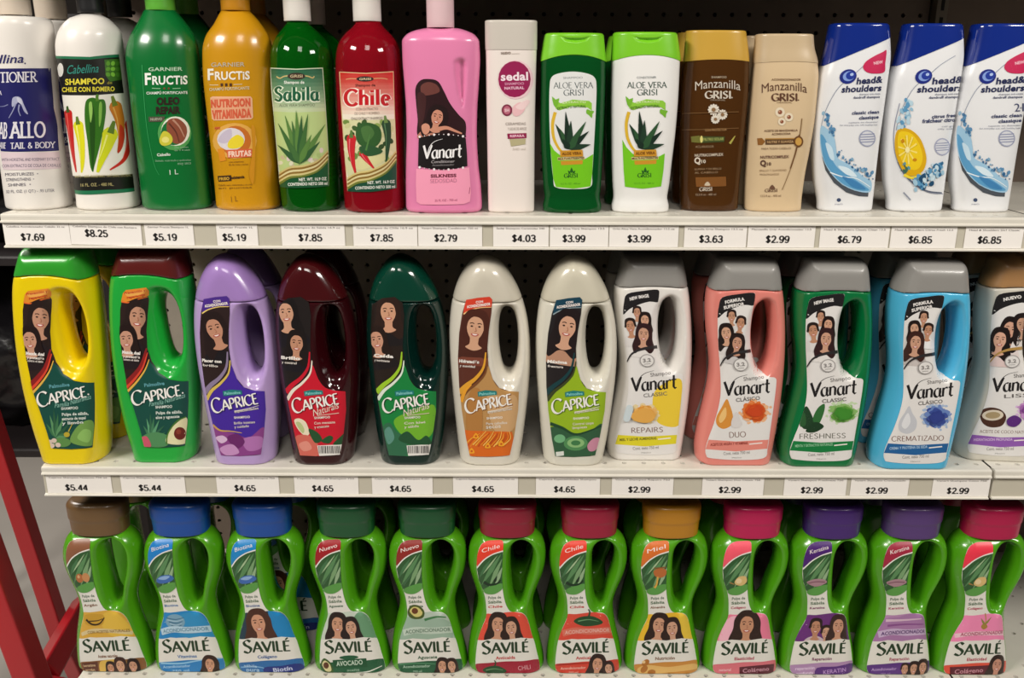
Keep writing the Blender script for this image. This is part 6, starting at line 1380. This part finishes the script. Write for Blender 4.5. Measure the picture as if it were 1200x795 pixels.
def L_3(l): pan(l, '2a6aa8'); l.line('7fb0d8', [(90, 740), (180, 738), (240, 752)], 7, 3); l.txt('a8c8e4', 'sábila', 108, 738, 178, 742, 15, .02); l.txt('a8c8e4', 'pura', 120, 762, 190, 764, 14, .02); l.blob('1f2f7c', [(216, 742), (300, 734), (408, 720), (412, 768), (300, 786), (224, 786)], n=3); l.txt('c8d0ec', 'Biotín', 264, 766, 366, 754, 22, .02)
def A4(l): l.blob('6a9a74', [(300, 446), (334, 456), (358, 490), (386, 588), (300, 590), (270, 500)], n=4); two(l, 222, 514, 88, '241614')
def L_4(l):
    pan(l, '1f5a3a'); l.poly('14502f', [(150, 700), (330, 690), (334, 736), (156, 742)]); l.txt('c8dcc8', 'AVOCADO', 170, 732, 310, 722, 26, .02); l.txt('a8c8b0', 'aceite', 224, 760, 290, 756, 13); l.line('e0e4d8', [(270, 768), (340, 760), (408, 730)], 8, 4)
    l.blob('3a5a24', [(84, 724), (104, 690), (140, 716), (150, 764), (110, 768)]); l.blob('d8d09a', [(92, 724), (108, 702), (134, 722), (140, 756), (112, 758)]); l.ell('5a3018', 114, 728, 15, 17)
def A5(l): l.blob('9ab4a0', [(136, 470), (200, 480), (260, 478), (352, 490), (384, 588), (92, 592), (112, 530)], n=3); l.blob('4a5a24', [(138, 440), (160, 408), (200, 410), (228, 440), (220, 474), (180, 482), (148, 470)], n=5); l.blob('d4c878', [(150, 440), (168, 418), (196, 420), (218, 446), (206, 466), (176, 468)], n=5); l.ell('6a3a1c', 178, 438, 17, 16); l.line('3f7a4a', [(228, 486), (290, 470), (342, 472)], 14, 5); cond(l, '6a8470', 'c0d0c0')
def L_5(l): pan(l, '1f5a3a'); l.line('4f8a64', [(84, 722), (180, 716), (280, 720)], 8, 4); l.txt('a8c8b0', 'Acondicionador', 106, 742, 252, 736, 15, .02); l.txt('a8c8b0', '750 ml', 160, 768, 206, 764, 12, .02); l.face(316, 732, 62, '2c1a16', 'cf9a7c', '6a4a40', True, 4); l.face(366, 730, 56, '301c18', 'd0a084', '6a4a40', True, -6)
def A6(l): two(l, 232, 512, 90)
def L_6(l): pan(l, 'a01c34'); chil(l, 180, 752, .9); l.txt('d8a0a8', 'CHILI', 306, 752, 372, 744, 24, .0)
def A7(l): chil(l, 246, 492, 1.1); cond(l, 'e8b0a4', 'd8705c')
def L_7(l): pan(l, 'd0402e'); l.line('a8281c', [(84, 722), (180, 716), (280, 712)], 10, 4); l.txt('f0b8a8', 'Acondicionador', 106, 748, 240, 742, 14, .02); l.txt('f0b8a8', '750 ml', 150, 770, 200, 767, 12, .02); l.face(302, 720, 74, '2c1a16', 'cf9a7c', 'b87a68', True, 6, 1, 1.1); l.face(362, 742, 54, '301c18', 'd0a084', 'c89a88', True, -6)
def A8(l): l.blob('e8c440', [(300, 452), (334, 456), (358, 490), (384, 586), (310, 588)], n=4); two(l, 230, 512, 90, '2c1812')
def L_8(l): pan(l, 'c98a3c'); l.blob('e0b468', [(96, 740), (150, 720), (260, 730), (400, 712), (412, 740), (260, 760), (120, 772)]); [l.ell('b0702c', x, y, 22, 16, x) for x, y in ((130, 742), (170, 760), (136, 708))]; l.ell('e8c890', 126, 704, 9, 8)
def A9(l): l.blob('f0b4c4', [(112, 530), (140, 470), (180, 470), (160, 590), (100, 592)]); l.face(236, 508, 104, '2f1c16', 'c89070', 'c89a84', True, 0, 1, 1.2)
def L_9(l): pan(l, 'd8707c'); l.poly('5a1c2c', [(216, 730), (300, 722), (406, 712), (404, 768), (300, 780), (220, 780)]); l.txt('c890a0', 'Colágeno', 236, 760, 376, 748, 22, .02); l.txt('f0c0c8', 'natural', 110, 752, 172, 750, 14, .02); l.leaf('8aa83c', 140, 784, 156, 756, 14)
def A10(l): 
    for x, y, h, q in ((186, 520, 74, dict(hair='2a1816', skin='c08a6c', long=False)), (244, 548, 62, dict(hair='2c1a18', skin='d0a084', long=False)), (306, 512, 84, dict(hair='3a2420', skin='cc987c'))): l.face(x, y, h, shirt='cdb8c0', **q)
def L_10(l): pan(l, 'b08ab4'); l.blob('57277a', [(216, 732), (320, 724), (418, 706), (414, 764), (300, 788), (220, 788)], n=3); l.txt('b890cc', 'KERATIN', 254, 766, 374, 750, 22, .02); l.txt('e8d4ec', 'reparación', 104, 744, 204, 738, 15, .02); l.txt('e8d4ec', 'profunda', 110, 768, 200, 764, 14, .02)
def A11(l): l.blob('a878a8', [(136, 470), (200, 462), (262, 444), (340, 460), (384, 588), (92, 592), (112, 530)], n=3); l.line('d8b8cc', [(140, 480), (220, 478), (330, 470)], 14, 6); l.line('8a4f8c', [(150, 508), (240, 500), (350, 500)], 12, 5); cond(l, '5a3a70', 'c8b0d0')
def L_11(l): pan(l, '5a2f80'); l.txt('c0a0d8', 'Acondicionador', 100, 748, 230, 742, 15, .02); l.txt('c0a0d8', '750 ml', 150, 770, 200, 768, 11); [l.face(x, y, h, 'c' and '2c1a16', 'c8967a', 'b87a68', lg) for x, y, h, lg in ((274, 740, 50, False), (322, 736, 54, True), (370, 728, 60, True))]
def A12(l): l.line('b08a3a', [(240, 440), (250, 480), (246, 520)], 6, 3); l.blob('a8843c', [(230, 510), (246, 490), (264, 512), (246, 526)]); l.leaf('8a8a3c', 250, 500, 276, 460, 12); l.leaf('8a8a3c', 246, 500, 222, 466, 12); l.line('f0c4d0', [(106, 560), (200, 548), (376, 546)], 22); l.txt('b0506c', 'ACONDICIONADOR', 130, 562, 366, 548, 19, .03)
def L_12(l): pan(l, 'e0503c'); l.poly('5a1426', [(104, 726), (200, 722), (310, 716), (306, 776), (200, 780), (110, 770)]); l.txt('c88a98', 'Colágeno', 132, 762, 282, 752, 24, .02); l.face(352, 716, 72, '2f1c18', 'c8907a', 'a85a5a', True, 4, 1, 1.1)
SAVS = [
 dict(tag='8a5a40', tagt=None, icon=icon_nuts, third='Argán', mid='d8a840', art=A1, low=L_1, bot='7a4a28', sub='Aceites naturales', lab='gold and brown printed label'),
 dict(tag='1f7fc8', tagt='Biotina', icon=icon_pill, third='Biotina', mid='1f84c4', art=A2, low=L_2, bot='2a6aa8', sub='Vitaminas', lab='blue printed label with a small portrait'),
 dict(tag='1f84c4', tagt='Biotina', icon=icon_pill, third='Biotina', mid='2a3f4c', art=A3, low=L_3, bot='2a5a98', sub='Colágeno', lab='blue printed label with a large portrait'),
 dict(tag='a01c24', tagt='Nuevo', icon=icon_none, third='Aguacate', mid='c8d4c4', art=A4, low=L_4, bot='1f5a3a', sub=' .', lab='dark green printed label with two women'),
 dict(tag='8f2a24', tagt='Nuevo', icon=icon_none, third='Aguacate', mid='b8c8b8', art=A5, low=L_5, bot='2a5a3a', sub='Aguacate', lab='dark green printed label with an avocado half'),
 dict(tag='e4402c', tagt='Chile', icon=icon_chili, third='Chile', mid='e0503c', art=A6, low=L_6, bot='c02a2c', sub='Anticaída', lab='coral and crimson printed label with two women'),
 dict(tag='e4402c', tagt='Chile', icon=icon_chili, third='Chile', mid='d84a38', art=A7, low=L_7, bot='c02a2c', sub='Anticaída', lab='coral printed label with a green chili'),
 dict(tag='d8702c', tagt='Miel', icon=icon_honey, third='Almendra', mid='e8b82c', art=A8, low=L_8, bot='7a4a28', sub='Nutrición', lab='yellow printed label with two women'),
 dict(tag='f05a6c', tagt=None, icon=icon_gold, third='Colágeno', mid='ec7f9c', art=A9, low=L_9, bot='b0284c', sub='Elasticidad', lab='pink printed label with a woman'),
 dict(tag='4a2070', tagt='Keratina', icon=icon_lilac, third='Keratina', mid='6a2f78', art=A10, low=L_10, bot='7a2f5c', sub='Reparación', lab='violet printed label with three people'),
 dict(tag='a02840', tagt='Keratina', icon=icon_lilac, third='Keratina', mid='b888b4', art=A11, low=L_11, bot='a8385c', sub='Reparación', lab='lilac printed label'),
 dict(tag='e8384c', tagt=None, icon=icon_gold, third='Colágeno', mid='f08ab4', art=A12, low=L_12, bot='b0284c', sub='Elasticidad', lab='pink printed label with a small portrait')]
for i, s_ in enumerate(SAVS): savile(i + 1, s_)
# ------------------------------------------------------------------ second rank of bottles, one behind each front bottle
def behind(R, B, idx, dy, tails, G, bare=()):
    for i in idx:
        r = dup(B[i], (R[i].X + (random.random() - .5) * .004, R[i].Yc + dy(i), R[i].Z), '%s standing behind its twin %s' % tails[i], G, ('label',) if i in bare else ())
D1 = {1: ('white round conditioner bottle', 'at the left end of the top shelf'), 2: ('white chili-print bottle', 'with the peppers on its label'), 3: ('dark green round-shouldered bottle', 'next to the golden yellow one'),
      4: ('golden yellow bottle', 'with the coral print'), 5: ('clear green white-capped bottle', 'with the aloe label'), 10: ('white lime-capped bottle', 'in the middle of the top shelf'), 11: ('gold-capped brown bottle', 'with chamomile flowers'),
      12: ('beige bottle', 'with three flower centres'), 13: ('slanted blue-capped bottle', 'nearest the beige bottle'), 14: ('slanted blue-capped bottle', 'with the lemon slice'), 15: ('slanted blue-capped bottle', 'at the right end of the top shelf')}
behind(R1, B1, [1, 2, 3, 4, 5, 11, 12], lambda i: R1[i].d + .012, D1, 'second rank on the top shelf')
r = dup(B1[9], (R1[10].X - .002, R1[10].Yc + .065, Z1), 'dark green lime-capped bottle standing behind the white lime-capped one', 'second rank on the top shelf')
D2 = {1: ('yellow green-capped bottle', 'at the left end'), 3: ('lilac dome-topped bottle', 'with the violet label'), 4: ('dark red dome-topped bottle', 'with the red label'), 5: ('dark green dome-topped bottle', 'with the lime label'), 6: ('pearl white bottle', 'with the orange label'),
      7: ('pearl white bottle', 'with the lime green label'), 8: ('white grey-capped bottle', 'with the honey print'), 9: ('salmon pink bottle', 'with the orange splash'), 10: ('green grey-capped bottle', 'with the mint leaves'), 11: ('sky blue bottle', 'with the blue splash'), 12: ('off-white tan-capped bottle', 'at the right edge')}
behind(R2, B2, [1, 3, 4, 8, 9, 10, 11, 12], lambda i: .082, D2, 'second rank on the middle shelf')
CN = ['bronze', 'blue', 'blue', 'dark green', 'dark green', 'crimson', 'crimson', 'gold', 'pink', 'violet', 'dull purple', 'pink']
WH_ = ['at the left end', 'beside the bronze-capped one', 'with the large portrait', 'with two women on its label', 'with an avocado half on its label', 'with two women on a coral label', 'with a green chili on its label', 'with the yellow label', 'with one woman on its label', 'with three people on its label', 'with the lilac label', 'at the right end']
D3 = {i + 1: (CN[i] + '-capped lime green bottle', WH_[i]) for i in range(12)}
behind(R3, B3, D3.keys(), lambda i: .098, D3, 'second rank on the bottom shelf', [i for i in D3 if i != 3])
